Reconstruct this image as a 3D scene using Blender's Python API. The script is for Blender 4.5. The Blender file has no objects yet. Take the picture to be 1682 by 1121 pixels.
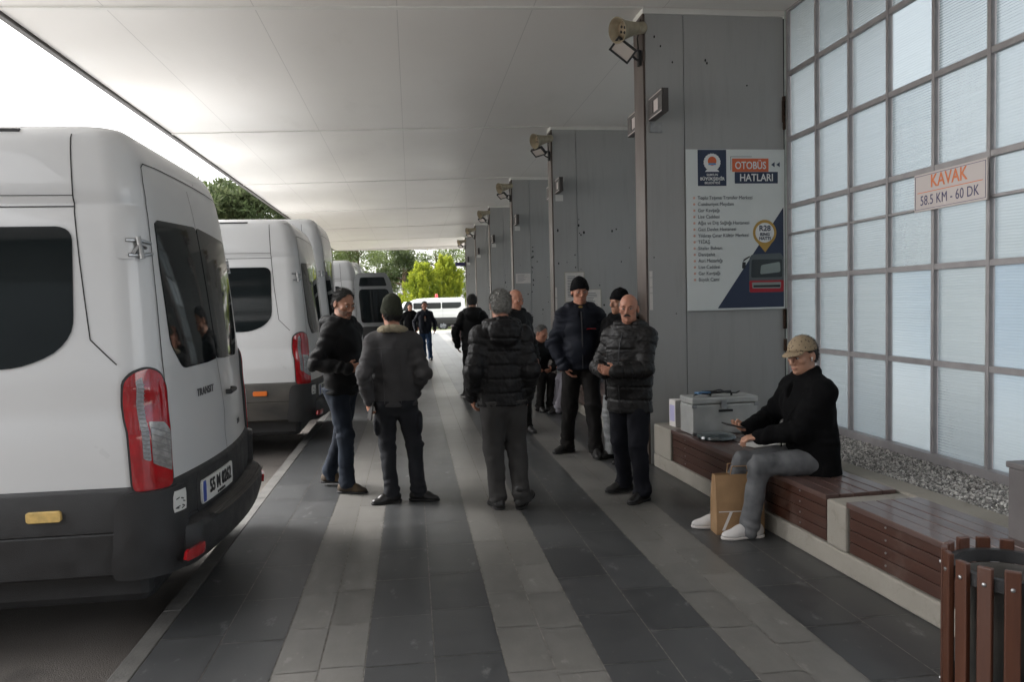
import bpy, bmesh, math, random
import numpy as np
from mathutils import Vector, Matrix, Euler
random.seed(7)
R = math.radians
S = bpy.context.scene
COL = S.collection

# ------------------------------------------------------------------ camera, sky, sun, exposure
cam_d = bpy.data.cameras.new('camera'); cam = bpy.data.objects.new('camera', cam_d); COL.objects.link(cam)
cam_d.sensor_width = 36.0; cam_d.lens = 36.0 * 1250 / 1682; cam_d.clip_start = 0.05; cam_d.clip_end = 2000
def aim_camera(vx=676., vy=502., f=1250., roll=.024, h=1.6):
    ox, oy = vx - 841., 560.5 - vy
    c, s = math.cos(roll), math.sin(roll)
    x, y = ox*c + oy*s, -ox*s + oy*c
    p = math.atan2(y, f); yaw = math.atan2(-x, math.hypot(f, y))
    fw = Vector((math.sin(yaw)*math.cos(p), math.cos(yaw)*math.cos(p), -math.sin(p)))
    r0 = Vector((math.cos(yaw), -math.sin(yaw), 0)); u0 = r0.cross(fw)
    r = r0*c - u0*s; u = r0*s + u0*c
    m = Matrix((r, u, -fw)).transposed().to_4x4(); m.translation = (0, 0, h)
    cam.matrix_world = m
aim_camera()
S.camera = cam
W = bpy.data.worlds.new('World'); S.world = W; W.use_nodes = True
nt = W.node_tree; nt.nodes.clear()
sky = nt.nodes.new('ShaderNodeTexSky'); sky.sky_type = 'NISHITA'; sky.sun_disc = False
SUN_EL, SUN_AZ = R(48), R(-60)
sky.sun_elevation = SUN_EL; sky.sun_rotation = SUN_AZ
sky.air_density = 1.3; sky.dust_density = 4.0; sky.ozone_density = 1.0
hs = nt.nodes.new('ShaderNodeHueSaturation'); hs.inputs['Saturation'].default_value = .10
bgn = nt.nodes.new('ShaderNodeBackground'); bgn.inputs[1].default_value = .15
wo = nt.nodes.new('ShaderNodeOutputWorld')
nt.links.new(sky.outputs[0], hs.inputs['Color']); nt.links.new(hs.outputs[0], bgn.inputs[0]); nt.links.new(bgn.outputs[0], wo.inputs[0])
sun_d = bpy.data.lights.new('sun', 'SUN'); sun_d.energy = 1.2; sun_d.angle = R(25); sun_d.color = (1, .97, .93)
sun = bpy.data.objects.new('sun', sun_d); COL.objects.link(sun)
# the sky's sun_rotation turns clockwise from +Y
sd = Vector((math.sin(SUN_AZ)*math.cos(SUN_EL), math.cos(SUN_AZ)*math.cos(SUN_EL), math.sin(SUN_EL)))
sun.rotation_euler = sd.to_track_quat('Z', 'Y').to_euler()
S.view_settings.view_transform = 'Standard'; S.view_settings.look = 'None'
S.view_settings.gamma = 1.0; S.view_settings.exposure = 2.22
S.render.engine = 'CYCLES'
S.cycles.max_bounces = 10; S.cycles.diffuse_bounces = 6; S.cycles.transparent_max_bounces = 12
S.cycles.sample_clamp_indirect = 6.0; S.cycles.caustics_reflective = False; S.cycles.caustics_refractive = False
S.cycles.use_denoising = True

# ------------------------------------------------------------------ materials
def mat(name, col, rough=.6, metal=0., var=.0, vscale=3., bump=0., bscale=40., spec=.5, coat=0., rvar=0., col2=None, stretch=None, detail=5., sheen=0.):
    """Principled surface: base colour broken up by noise, noise in the roughness, noise bump."""
    m = bpy.data.materials.new(name); m.use_nodes = True
    t = m.node_tree; b = t.nodes['Principled BSDF']
    b.inputs['Base Color'].default_value = (*col, 1); b.inputs['Roughness'].default_value = rough
    b.inputs['Metallic'].default_value = metal; b.inputs['Specular IOR Level'].default_value = spec
    b.inputs['Coat Weight'].default_value = coat
    if sheen: b.inputs['Sheen Weight'].default_value = sheen
    tc = t.nodes.new('ShaderNodeTexCoord'); src = tc.outputs['Object']
    if stretch:
        mp = t.nodes.new('ShaderNodeMapping'); mp.inputs['Scale'].default_value = stretch
        t.links.new(src, mp.inputs[0]); src = mp.outputs[0]
    if var or col2 or rvar:
        n = t.nodes.new('ShaderNodeTexNoise'); n.inputs['Scale'].default_value = vscale; n.inputs['Detail'].default_value = detail
        t.links.new(src, n.inputs['Vector'])
        if var or col2:
            cr = t.nodes.new('ShaderNodeValToRGB'); e = cr.color_ramp.elements
            c2 = col2 or tuple(min(1, c*(1+var)) for c in col)
            c1 = col if col2 else tuple(c*(1-var) for c in col)
            e[0].position = .32; e[1].position = .68; e[0].color = (*c1, 1); e[1].color = (*c2, 1)
            t.links.new(n.outputs['Fac'], cr.inputs[0]); t.links.new(cr.outputs[0], b.inputs['Base Color'])
        if rvar:
            mr = t.nodes.new('ShaderNodeMapRange'); mr.inputs['To Min'].default_value = max(.03, rough-rvar); mr.inputs['To Max'].default_value = min(1, rough+rvar)
            mr.inputs['From Min'].default_value = .3; mr.inputs['From Max'].default_value = .7
            t.links.new(n.outputs['Fac'], mr.inputs[0]); t.links.new(mr.outputs[0], b.inputs['Roughness'])
    if bump:
        n2 = t.nodes.new('ShaderNodeTexNoise'); n2.inputs['Scale'].default_value = bscale; n2.inputs['Detail'].default_value = 4
        t.links.new(src, n2.inputs['Vector'])
        bp = t.nodes.new('ShaderNodeBump'); bp.inputs['Strength'].default_value = bump; bp.inputs['Distance'].default_value = .01
        t.links.new(n2.outputs['Fac'], bp.inputs['Height']); t.links.new(bp.outputs[0], b.inputs['Normal'])
    return m
def nodes_of(m): return m.node_tree, m.node_tree.nodes['Principled BSDF']
def mix_rgb(t, fac, a, b, mode='MIX'):
    n = t.nodes.new('ShaderNodeMix'); n.data_type = 'RGBA'; n.blend_type = mode
    for sock, v in ((n.inputs['Factor'], fac), (n.inputs['A'], a), (n.inputs['B'], b)): pass
    def put(i, v):
        if isinstance(v, bpy.types.NodeSocket): t.links.new(v, n.inputs[i])
        elif isinstance(v, tuple): n.inputs[i].default_value = (*v, 1)
        else: n.inputs[i].default_value = v
    put(0, fac); put(6, a); put(7, b)
    return n.outputs[2]
def mth(t, op, a, b=None, c=None):
    n = t.nodes.new('ShaderNodeMath'); n.operation = op
    for i, v in enumerate((a, b, c)):
        if v is None: continue
        if isinstance(v, bpy.types.NodeSocket): t.links.new(v, n.inputs[i])
        else: n.inputs[i].default_value = v
    return n.outputs[0]
def noise_out(t, scale, detail=5, vec=None, rough=.55):
    n = t.nodes.new('ShaderNodeTexNoise'); n.inputs['Scale'].default_value = scale; n.inputs['Detail'].default_value = detail; n.inputs['Roughness'].default_value = rough
    if vec is not None: t.links.new(vec, n.inputs['Vector'])
    return n.outputs['Fac']
def ramp(t, fac, p0, p1, c0=(0,0,0), c1=(1,1,1)):
    cr = t.nodes.new('ShaderNodeValToRGB'); e = cr.color_ramp.elements
    e[0].position, e[1].position = p0, p1; e[0].color, e[1].color = (*c0, 1), (*c1, 1)
    t.links.new(fac, cr.inputs[0]); return cr.outputs[0]
def objco(t, sc=None):
    tc = t.nodes.new('ShaderNodeTexCoord')
    if sc is None: return tc.outputs['Object']
    mp = t.nodes.new('ShaderNodeMapping'); mp.inputs['Scale'].default_value = sc; t.links.new(tc.outputs['Object'], mp.inputs[0]); return mp.outputs[0]

# ------------------------------------------------------------------ object helpers
def tag(o, label=None, cat=None, group=None, kind=None):
    if label: o['label'] = label
    if cat: o['category'] = cat
    if group: o['group'] = group
    if kind: o['kind'] = kind
    return o
def empty(name, loc=(0, 0, 0), rz=0., parent=None):
    o = bpy.data.objects.new(name, None); COL.objects.link(o); o.location = loc; o.rotation_euler = (0, 0, rz); o.empty_display_size = .1
    if parent: o.parent = parent
    return o
def link_mesh(name, me, m, parent=None, smooth=False, bevel=0., ang=40):
    o = bpy.data.objects.new(name, me); COL.objects.link(o)
    for x in (m if isinstance(m, (list, tuple)) else [m]): me.materials.append(x)
    if parent: o.parent = parent
    if smooth: me.polygons.foreach_set('use_smooth', [True]*len(me.polygons))
    if bevel:
        b = o.modifiers.new('bevel', 'BEVEL'); b.width = bevel; b.segments = 2; b.limit_method = 'ANGLE'; b.angle_limit = R(ang); b.harden_normals = False
    return o
class MB:
    """collects shapes and links them as one mesh"""
    def __init__(s): s.v = []; s.f = []; s.mi = []
    def add(s, vs, fs, mi=0):
        b = len(s.v); s.v += [tuple(x) for x in vs]; s.f += [tuple(i+b for i in f) for f in fs]; s.mi += [mi]*len(fs); return s
    def box(s, lo, hi, mi=0, M=None):
        x0, y0, z0 = lo; x1, y1, z1 = hi
        vs = [Vector(p) for p in ((x0,y0,z0),(x1,y0,z0),(x1,y1,z0),(x0,y1,z0),(x0,y0,z1),(x1,y0,z1),(x1,y1,z1),(x0,y1,z1))]
        if M is not None: vs = [M @ p for p in vs]
        return s.add(vs, [(0,3,2,1),(4,5,6,7),(0,1,5,4),(1,2,6,5),(2,3,7,6),(3,0,4,7)], mi)
    def cbox(s, c, d, mi=0, M=None): return s.box([c[i]-d[i]/2 for i in range(3)], [c[i]+d[i]/2 for i in range(3)], mi, M)
    def tube(s, pts, rad, n=10, mi=0, caps=True, flat=1., up=None):
        pts = [Vector(p) for p in pts]; rr = rad if isinstance(rad, (list, tuple)) else [rad]*len(pts)
        vs = []; last = None
        for i, p in enumerate(pts):
            d = (pts[min(i+1, len(pts)-1)] - pts[max(i-1, 0)]).normalized()
            if last is None:
                a = Vector(up) if up else (Vector((0,0,1)) if abs(d.z) < .9 else Vector((1,0,0)))
            else: a = last
            a = (a - d*a.dot(d)).normalized(); last = a; b = d.cross(a)
            for k in range(n):
                t = 2*math.pi*k/n; vs.append(p + a*math.cos(t)*rr[i]*flat + b*math.sin(t)*rr[i])
        fs = [(i*n+k, i*n+(k+1) % n, (i+1)*n+(k+1) % n, (i+1)*n+k) for i in range(len(pts)-1) for k in range(n)]
        if caps: fs += [tuple(reversed(range(n))), tuple(range((len(pts)-1)*n, len(pts)*n))]
        return s.add(vs, fs, mi)
    def lathe(s, prof, n=24, M=None, mi=0, closed=False):
        vs = []
        for (r, z) in prof:
            for k in range(n):
                t = 2*math.pi*k/n; p = Vector((r*math.cos(t), r*math.sin(t), z)); vs.append(M @ p if M is not None else p)
        m = len(prof)
        fs = [(i*n+k, i*n+(k+1) % n, (i+1)*n+(k+1) % n, (i+1)*n+k) for i in range(m-1) for k in range(n)]
        if closed: fs += [((m-1)*n+k, (m-1)*n+(k+1) % n, (k+1) % n, k) for k in range(n)]
        else: fs += [tuple(reversed(range(n))), tuple(range((m-1)*n, m*n))]
        return s.add(vs, fs, mi)
    def prism(s, poly, vec, mi=0):
        """closed outline poly (3D points) swept by vec"""
        a = [Vector(p) for p in poly]; v = Vector(vec); n = len(a)
        return s.add(a + [p+v for p in a], [tuple(reversed(range(n))), tuple(range(n, 2*n))] + [(i, (i+1) % n, n+(i+1) % n, n+i) for i in range(n)], mi)
    def quad(s, a, b, c, d, mi=0): return s.add([a, b, c, d], [(0, 1, 2, 3)], mi)
    def build(s, name, m, parent=None, smooth=False, bevel=0., ang=40, fix=True):
        me = bpy.data.meshes.new(name); me.from_pydata([tuple(x) for x in s.v], [], s.f)
        me.polygons.foreach_set('material_index', s.mi)
        if fix:
            bm = bmesh.new(); bm.from_mesh(me); bmesh.ops.recalc_face_normals(bm, faces=bm.faces); bm.to_mesh(me); bm.free()
        o = link_mesh(name, me, m, parent, smooth, bevel, ang)
        if smooth and ang < 180:
            try: me.set_sharp_from_angle(angle=R(ang))
            except Exception: pass
        return o
def copy_tree(o, parent=None, link=True):
    c = o.copy(); COL.objects.link(c)
    if parent: c.parent = parent
    for ch in list(o.children): copy_tree(ch, c)
    return c
def text(name, body, size, m, M, parent=None, align='CENTER', bold=0., depth=.001, sx=1., space=1.):
    c = bpy.data.curves.new(name, 'FONT'); c.body = body; c.size = size; c.align_x = align; c.align_y = 'CENTER'
    c.extrude = depth; c.offset = bold; c.space_character = space; c.resolution_u = 3
    tmp = bpy.data.objects.new(name, c); COL.objects.link(tmp)
    me = bpy.data.meshes.new_from_object(tmp.evaluated_get(bpy.context.evaluated_depsgraph_get())); bpy.data.objects.remove(tmp); bpy.data.curves.remove(c)
    me.materials.clear(); me.materials.append(m); me.polygons.foreach_set('material_index', [0]*len(me.polygons)); me.transform(M @ Matrix.Diagonal((sx, 1, 1, 1)))
    o = bpy.data.objects.new(name, me); COL.objects.link(o)
    if parent: o.parent = parent
    return o

# ------------------------------------------------------------------ setting: pavement, kerb, road
def tile_mat(name, c0, c1, scuff, rough, rv):
    m = mat(name, c0, rough); t, b = nodes_of(m)
    at = t.nodes.new('ShaderNodeAttribute'); at.attribute_name = 'tint'
    oc = objco(t)
    base = mix_rgb(t, at.outputs['Fac'], c0, c1)
    n1 = noise_out(t, 1.7, 8, oc, .65); n2 = noise_out(t, 9, 8, objco(t, (1.0, .45, 1)), .7); n3 = noise_out(t, 60, 3, oc)
    k = ramp(t, n2, .30, .72, (.84, .84, .84), (1.14, 1.14, 1.14))
    base = mix_rgb(t, 1., base, k, 'MULTIPLY')
    k2 = ramp(t, n1, .3, .7, (.92, .92, .92), (1.08, 1.07, 1.05)); base = mix_rgb(t, 1., base, k2, 'MULTIPLY')
    # pale scuffs and dried splashes
    sc = noise_out(t, 5.5, 9, objco(t, (1.6, .8, 1)), .62); sc = ramp(t, sc, .615, .74)
    base = mix_rgb(t, mth(t, 'MULTIPLY', sc, .7), base, scuff)
    sp = noise_out(t, 38, 2, oc); sp = ramp(t, sp, .735, .76)
    base = mix_rgb(t, mth(t, 'MULTIPLY', sp, .45), base, scuff)
    t.links.new(base, b.inputs['Base Color'])
    mr = t.nodes.new('ShaderNodeMapRange'); mr.inputs['From Min'].default_value = .3; mr.inputs['From Max'].default_value = .7
    mr.inputs['To Min'].default_value = rough-rv; mr.inputs['To Max'].default_value = rough+rv
    t.links.new(n2, mr.inputs[0])
    rr = mth(t, 'ADD', mr.outputs[0], mth(t, 'MULTIPLY', at.outputs['Fac'], .04)); t.links.new(rr, b.inputs['Roughness'])
    bp = t.nodes.new('ShaderNodeBump'); bp.inputs['Strength'].default_value = .05; bp.inputs['Distance'].default_value = .004
    mx = mth(t, 'ADD', n2, mth(t, 'MULTIPLY', n3, .5)); t.links.new(mx, bp.inputs['Height']); t.links.new(bp.outputs[0], b.inputs['Normal'])
    return m
M_DARK = tile_mat('dark_stone', (.047, .049, .051), (.064, .066, .068), (.24, .24, .24), .325, .03)
M_LIGHT = tile_mat('light_stone', (.132, .128, .121), (.165, .160, .151), (.30, .29, .27), .34, .03)
M_JOINT = mat('mortar', (.24, .23, .215), .9, var=.3, vscale=20)
STRIPES = [(-1.265, -.655, 0), (-.655, -.255, 1), (-.255, .365, 0), (.365, .785, 1), (.785, 1.40, 0), (1.40, 1.835, 1), (1.835, 2.45, 0), (2.45, 2.87, 1), (2.87, 3.6, 0)]
Y0, Y1 = -7.0, 44.0
def build_pavement():
    b = MB()
    b.box((-1.265, Y0, -.14), (3.68, Y1, -.004), 2)
    tint = []
    rnd = random.Random(3)
    for (xa, xb, k) in STRIPES:
        w = (xb-xa)/2
        for c in range(2):
            L = .535 if k == 0 else .46
            y = Y0 + rnd.random()*L
            while y < Y1-L:
                g = .0032
                x0, x1, y0, y1 = xa+c*w+g, xa+(c+1)*w-g, y+g, y+L-g
                z = rnd.uniform(-.0006, .0006)
                tz = [z+rnd.uniform(-.0006, .0006) for _ in range(4)]
                b.add([(x0,y0,tz[0]),(x1,y0,tz[1]),(x1,y1,tz[2]),(x0,y1,tz[3])], [(0,1,2,3)], k)
                tint.append(rnd.random()**1.3); y += L
    me = bpy.data.meshes.new('pavement'); me.from_pydata(b.v, [], b.f); me.polygons.foreach_set('material_index', b.mi)
    a = me.attributes.new('tint', 'FLOAT', 'FACE'); a.data.foreach_set('value', [.5]*6 + tint)
    o = link_mesh('pavement', me, [M_DARK, M_LIGHT, M_JOINT]); tag(o, kind='structure')
build_pavement()
M_KERB = mat('kerb_stone', (.085, .082, .077), .75, var=.22, vscale=6, bump=.3, bscale=60)
b = MB(); y = Y0; rk = random.Random(5)
while y < Y1:
    b.box((-1.365, y+.003, -.30), (-1.268, y+.797, rk.uniform(-.001, .0015))); y += .8
tag(b.build('kerb', M_KERB, bevel=.006), kind='structure')
M_ASPH = mat('asphalt', (.058, .052, .047), .85, bump=.7, bscale=140)
t, pb = nodes_of(M_ASPH); oc = objco(t)
k = mix_rgb(t, noise_out(t, .9, 8, oc), (.068, .060, .054), (.140, .124, .111))
sp = ramp(t, noise_out(t, 190, 1, oc), .66, .72); k = mix_rgb(t, mth(t, 'MULTIPLY', sp, .5), k, (.22, .20, .18))
st = ramp(t, noise_out(t, 2.2, 6, oc), .60, .70); k = mix_rgb(t, mth(t, 'MULTIPLY', st, .45), k, (.02, .019, .018))
t.links.new(k, pb.inputs['Base Color'])
tag(MB().quad((-400,-300,-.15),(400,-300,-.15),(400,700,-.15),(-400,700,-.15)).build('road', M_ASPH), kind='structure')
M_PATCH = mat('concrete', (.30, .28, .245), .85, var=.25, vscale=3.5, bump=.35, bscale=45)
M_CONC_PALE = mat('pale_concrete', (.40, .375, .33), .85, var=.16, vscale=2.2, bump=.4, bscale=35)
t, pb = nodes_of(M_CONC_PALE); oc = objco(t)
k = mix_rgb(t, noise_out(t, 3, 8, oc), (.24, .222, .19), (.33, .305, .265))
k = mix_rgb(t, mth(t, 'MULTIPLY', ramp(t, noise_out(t, 7, 8, oc, .7), .58, .72), .65), k, (.17, .155, .13)); t.links.new(k, pb.inputs['Base Color'])
tag(MB().box((-2.6, 5.95, -.2), (-1.366, 7.25, -.142)).build('pale_ground_patch', M_PATCH), kind='structure')  # patch of ground beside the kerb, paler than the road
tag(MB().box((-6., Y1+.002, -.3), (14., 49.5, -.05)).build('plaza_path', M_CONC_PALE), kind='structure')
M_YARD = mat('yard_concrete', (.52, .50, .465), .85, var=.12, vscale=.6, bump=.3, bscale=30)
tag(MB().quad((-120,-60,-.146),(-9.2,-60,-.146),(-9.2,43,-.146),(-120,43,-.146)).build('yard', M_YARD), kind='structure')
tag(MB().quad((4.4,-60,-.146),(90,-60,-.146),(90,43,-.146),(4.4,43,-.146)).build('side_yard_ground', M_YARD), kind='structure')
M_GRASS = mat('grass_green', (.10, .13, .035), .9, var=.35, vscale=3, bump=.6, bscale=70)
tag(MB().box((-30, 49.6, -.3), (40, 50.8, -.04)).build('lawn', M_GRASS), kind='structure')
tag(MB().box((-80, 55.5, -.3), (90, 120, -.06)).build('field', M_GRASS), kind='structure')
# ------------------------------------------------------------------ canopy roof, fin walls, translucent walls
COLY = [7.1 + 4.8*k for k in range(6)]           # front faces of the fin walls
XC, XG = 2.255, 3.68                              # outer edge of the fins, plane of the translucent walls
ZC = 4.36
M_CEIL = mat('ceiling_sheet', (.75, .73, .70), .36, var=.05, vscale=.8, rvar=.08, spec=.5)
t, pb = nodes_of(M_CEIL); oc = objco(t, (1, 1, 1))
sep = t.nodes.new('ShaderNodeSeparateXYZ'); t.links.new(objco(t), sep.inputs[0])
fr = mth(t, 'ABSOLUTE', mth(t, 'SUBTRACT', mth(t, 'FRACT', mth(t, 'MULTIPLY', mth(t, 'ADD', sep.outputs[0], 20.05), 1/1.25)), .5))
seam = mth(t, 'GREATER_THAN', fr, .4965)
k = mix_rgb(t, noise_out(t, .7, 6, objco(t, (1.2, .5, 1))), (.70, .675, .645), (.80, .775, .745))
k = mix_rgb(t, mth(t, 'MULTIPLY', ramp(t, noise_out(t, 2.3, 7, objco(t, (1, .35, 1))), .60, .80), .18), k, (.45, .42, .38))
k = mix_rgb(t, mth(t, 'MULTIPLY', seam, .35), k, (.25, .24, .23)); t.links.new(k, pb.inputs['Base Color'])
M_WHITE_TRIM = mat('white_trim', (.72, .71, .68), .45, var=.06)
M_DARK_TRIM = mat('dark_trim', (.055, .048, .046), .5, var=.2)
M_BROWN = mat('brown_flashing', (.060, .040, .032), .45, col2=(.11, .085, .075), vscale=5, stretch=(1, 1, .3))
M_FIN = mat('grey_cladding', (.2, .2, .2), .36, metal=0.0, spec=.5)
t, pb = nodes_of(M_FIN)
k = mix_rgb(t, noise_out(t, .9, 5, objco(t, (1, 1, .6))), (.345, .345, .34), (.42, .42, .415))
k = mix_rgb(t, mth(t, 'MULTIPLY', ramp(t, noise_out(t, 4, 8, objco(t, (2.5, 1, .25)), .65), .5, .75), .35), k, (.25, .245, .235))
t.links.new(k, pb.inputs['Base Color'])
mr = t.nodes.new('ShaderNodeMapRange'); mr.inputs['To Min'].default_value = .26; mr.inputs['To Max'].default_value = .48
t.links.new(noise_out(t, 1.3, 6, objco(t)), mr.inputs[0]); t.links.new(mr.outputs[0], pb.inputs['Roughness'])
bp = t.nodes.new('ShaderNodeBump'); bp.inputs['Strength'].default_value = .05; bp.inputs['Distance'].default_value = .02
t.links.new(noise_out(t, 1.1, 2, objco(t)), bp.inputs['Height']); t.links.new(bp.outputs[0], pb.inputs['Normal'])
M_BLACK = mat('black_hole', (.012, .012, .012), .8)
M_RUST = mat('rust', (.05, .028, .018), .9, var=.5, vscale=30)

roof = tag(empty('canopy_roof', (0, 0, 0)), 'long flat canopy of pale metal panels over the platform, sloping slightly to its open edge', 'canopy')
EDGE_X, EDGE_Z = -3.42, 4.215
bays = [7.1 + 4.8*k for k in range(-2, 7)]
for i in range(len(bays)-1):
    a, c = bays[i]+.012, bays[i+1]-.012
    p = [(EDGE_X, EDGE_Z), (XC, ZC), (4.3, ZC), (4.3, ZC+.35), (EDGE_X, ZC+.35)]
    m = MB(); m.prism([(x, a, z) for x, z in p], (0, c-a, 0)); m.build('ceiling_panel', M_CEIL, roof)
    m = MB(); m.prism([(EDGE_X-.002, 0, EDGE_Z-.016), (XC, 0, ZC-.012), (XC, 0, ZC+.02), (EDGE_X-.002, 0, EDGE_Z+.02)], (0, .05, 0))
    o = m.build('groove_highlight', M_WHITE_TRIM, roof); o.location.y = bays[i]-.028  # pale strip standing in for the highlight line along each roof groove
m = MB(); m.box((EDGE_X-.075, bays[0], EDGE_Z-.03), (EDGE_X-.004, bays[-1], ZC+.40)); m.build('fascia', M_DARK_TRIM, roof, bevel=.01)
m = MB(); m.box((EDGE_X-.004, bays[-1]+.004, EDGE_Z-.02), (4.3, bays[-1]+.06, ZC+.40)); m.build('end_fascia', M_WHITE_TRIM, roof)

rh = random.Random(11)
def fin_wall(i, y):
    root = tag(empty('fin_wall', (XC, y, 0)), ['first grey clad fin wall, the one carrying the big bus route poster', 'second grey fin wall, with two framed notices and many screw holes', 'third grey fin wall, with a single white paper notice and rows of screw holes',
        'fourth grey fin wall from the poster, between the white paper fin and the small speaker', 'fifth grey fin wall, narrow in view, next to the last one', 'last grey fin wall at the far end, with a dark sign sticking out'][i], 'wall', 'grey fin walls along the platform')
    w = XG - XC
    m = MB(); m.box((.012, .001, 0), (.385, .29, ZC-.05)); m.build('edge_panel', M_FIN, root, bevel=.004)
    m = MB(); m.box((.391, .003, 0), (w-.03, .29, ZC-.05)); m.build('wide_panel', M_FIN, root, bevel=.004)
    m = MB(); m.box((-.012, .004, 0), (.010, .30, ZC-.02)); m.build('edge_flashing', M_BROWN, root, bevel=.003)
    m = MB(); m.box((-.014, -.014, ZC-.055), (w+.02, .30, ZC-.004)); m.build('top_trim', M_WHITE_TRIM, root, bevel=.003)
    m = MB(); m.box((w-.03, .03, .4), (w-.004, .27, ZC-.06)); m.build('glazing_gasket', M_BLACK, root)
    # screw holes and scars left by old notices
    m = MB(); n = [14, 34, 40, 16, 8, 5][i]
    for k in range(n):
        x = rh.uniform(.05, w-.15) if i == 0 or k % 3 else .42 + rh.uniform(-.02, .03)
        z = rh.uniform(3.6, 4.1) if (i == 0 and k < 6) else rh.uniform(1.0, 2.9)
        r = rh.uniform(.006, .016) if i else .007
        m.lathe([(r*.3, -.004), (r, -.0025), (r, .004)], 8, Matrix.Translation((x, 0, z)) @ Matrix.Rotation(R(90), 4, 'X') @ Matrix.Diagonal((1, rh.uniform(.7, 2.0), -1, 1)))
    m.build('screw_hole', M_BLACK, root)['kind'] = 'stuff'
    m = MB(); rr = random.Random(i)
    for z in (3.35, 1.25):
        for k in range(5): m.cbox((w-.025+rr.uniform(-.01, .004), -.012, z+rr.uniform(-.16, .16)), (.035, .03, rr.uniform(.06, .2)))
    m.build('rust_patch', M_RUST, root, bevel=.006)
    return root
fins = [fin_wall(i, y) for i, y in enumerate(COLY)]

def pane_mat():
    m = bpy.data.materials.new('ribbed_polycarbonate'); m.use_nodes = True; t = m.node_tree; t.nodes.clear()
    out = t.nodes.new('ShaderNodeOutputMaterial'); tr = t.nodes.new('ShaderNodeBsdfTranslucent'); tp = t.nodes.new('ShaderNodeBsdfTransparent'); gl = t.nodes.new('ShaderNodeBsdfPrincipled')
    oc = t.nodes.new('ShaderNodeTexCoord').outputs['Object']
    sep = t.nodes.new('ShaderNodeSeparateXYZ'); t.links.new(oc, sep.inputs[0])
    wob = noise_out(t, 2.5, 4, oc)
    zz = mth(t, 'ADD', mth(t, 'MULTIPLY', sep.outputs[2], 330.), mth(t, 'MULTIPLY', wob, 9.))
    rib = mth(t, 'ADD', mth(t, 'MULTIPLY', mth(t, 'SINE', zz), .5), .5)
    mp = t.nodes.new('ShaderNodeMapping'); mp.inputs['Scale'].default_value = (.5, .35, 26); t.links.new(oc, mp.inputs[0])
    st = noise_out(t, 1.6, 6, mp.outputs[0], .6)
    oi = t.nodes.new('ShaderNodeObjectInfo')
    lo_ = mix_rgb(t, oi.outputs['Random'], (.28, .345, .37), (.37, .405, .405)); c = mix_rgb(t, st, lo_, (.48, .53, .54))
    c = mix_rgb(t, mth(t, 'MULTIPLY', rib, .16), c, (.25, .30, .34))
    dirt = ramp(t, noise_out(t, 3., 7, oc), .55, .8); c = mix_rgb(t, mth(t, 'MULTIPLY', dirt, .25), c, (.36, .34, .30))
    t.links.new(c, tr.inputs[0]); tp.inputs[0].default_value = (.9, .95, 1, 1)
    gl.inputs['Base Color'].default_value = (.42, .47, .50, 1); gl.inputs['Roughness'].default_value = .25
    bp = t.nodes.new('ShaderNodeBump'); bp.inputs['Strength'].default_value = .25; bp.inputs['Distance'].default_value = .004
    t.links.new(mth(t, 'ADD', rib, mth(t, 'MULTIPLY', st, 2.)), bp.inputs['Height'])
    for n in (tr, gl): t.links.new(bp.outputs[0], n.inputs['Normal'])
    rf = t.nodes.new('ShaderNodeBsdfRefraction'); rf.inputs['IOR'].default_value = 1.22; rf.inputs['Roughness'].default_value = .62; rf.inputs['Color'].default_value = (.36, .40, .43, 1); t.links.new(bp.outputs[0], rf.inputs['Normal'])
    m1 = t.nodes.new('ShaderNodeMixShader'); m1.inputs[0].default_value = .55; t.links.new(tr.outputs[0], m1.inputs[1]); t.links.new(rf.outputs[0], m1.inputs[2])
    m2 = t.nodes.new('ShaderNodeMixShader'); m2.inputs[0].default_value = .22; t.links.new(m1.outputs[0], m2.inputs[1]); t.links.new(gl.outputs[0], m2.inputs[2])
    t.links.new(m2.outputs[0], out.inputs[0]); return m
M_PANE = pane_mat()
M_MULL = mat('grey_aluminium', (.31, .295, .30), .45, var=.1, vscale=8, metal=.0)
M_FLANGE = mat('pale_flange', (.44, .49, .47), .5, var=.15, vscale=10)
ZB = [.43, 1.10, 1.785, 2.205, 2.475, 3.12, 3.745, ZC-.002]
def glass_wall(y_a, y_b, label, full=True):
    """frame of mullions and transoms with one ribbed sheet per field; local origin at the foot of the wall"""
    root = tag(empty('translucent_wall', (XG, y_a, 0)), label, 'wall', 'translucent grid walls between the fins')
    L = y_b - y_a; n = int(round(L/.56)); ys = [L - .05 - (L-.10)*k/n for k in range(n+1)]
    m = MB(); m.box((-.05, 0, .30), (.06, L, .452)); m.build('sill_rail', M_MULL, root, bevel=.004)
    for j, y in enumerate(ys):
        m = MB(); m.box((-.022, y-.014, .453), (.03, y+.016, ZC-.003)); m.build('mullion', M_MULL, root, bevel=.003)
        if full and j: 
            m = MB(); m.box((.002, y+.0165, .453), (.018, y+.048, ZC-.003)); m.build('mullion_flange', M_FLANGE, root)
    m = MB(); m.box((-.022, L-.033, .453), (.03, L-.001, ZC-.003)); m.build('end_post', M_FLANGE, root)
    for z in ZB[1:]:
        h = .010 if abs(z-2.205) < .01 else .021
        for j in range(n):
            pass
        m = MB(); m.box((-.018, .02, z-h), (.026, L-.02, z+h)); m.build('transom', M_MULL, root, bevel=.003)
    for j in range(n):
        for q in range(len(ZB)-1):
            za, zb = (ZB[q]+.006, ZB[q+1]-.006)
            m = MB(); m.quad((.012, ys[j+1]+.02, za), (.012, ys[j]-.02, za), (.012, ys[j]-.02, zb), (.012, ys[j+1]+.02, zb)); m.build('pane', M_PANE, root)
    return root
glass_wall(2.31, 7.10, 'tall translucent grid wall behind the wooden benches, carrying the KAVAK sign')
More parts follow.
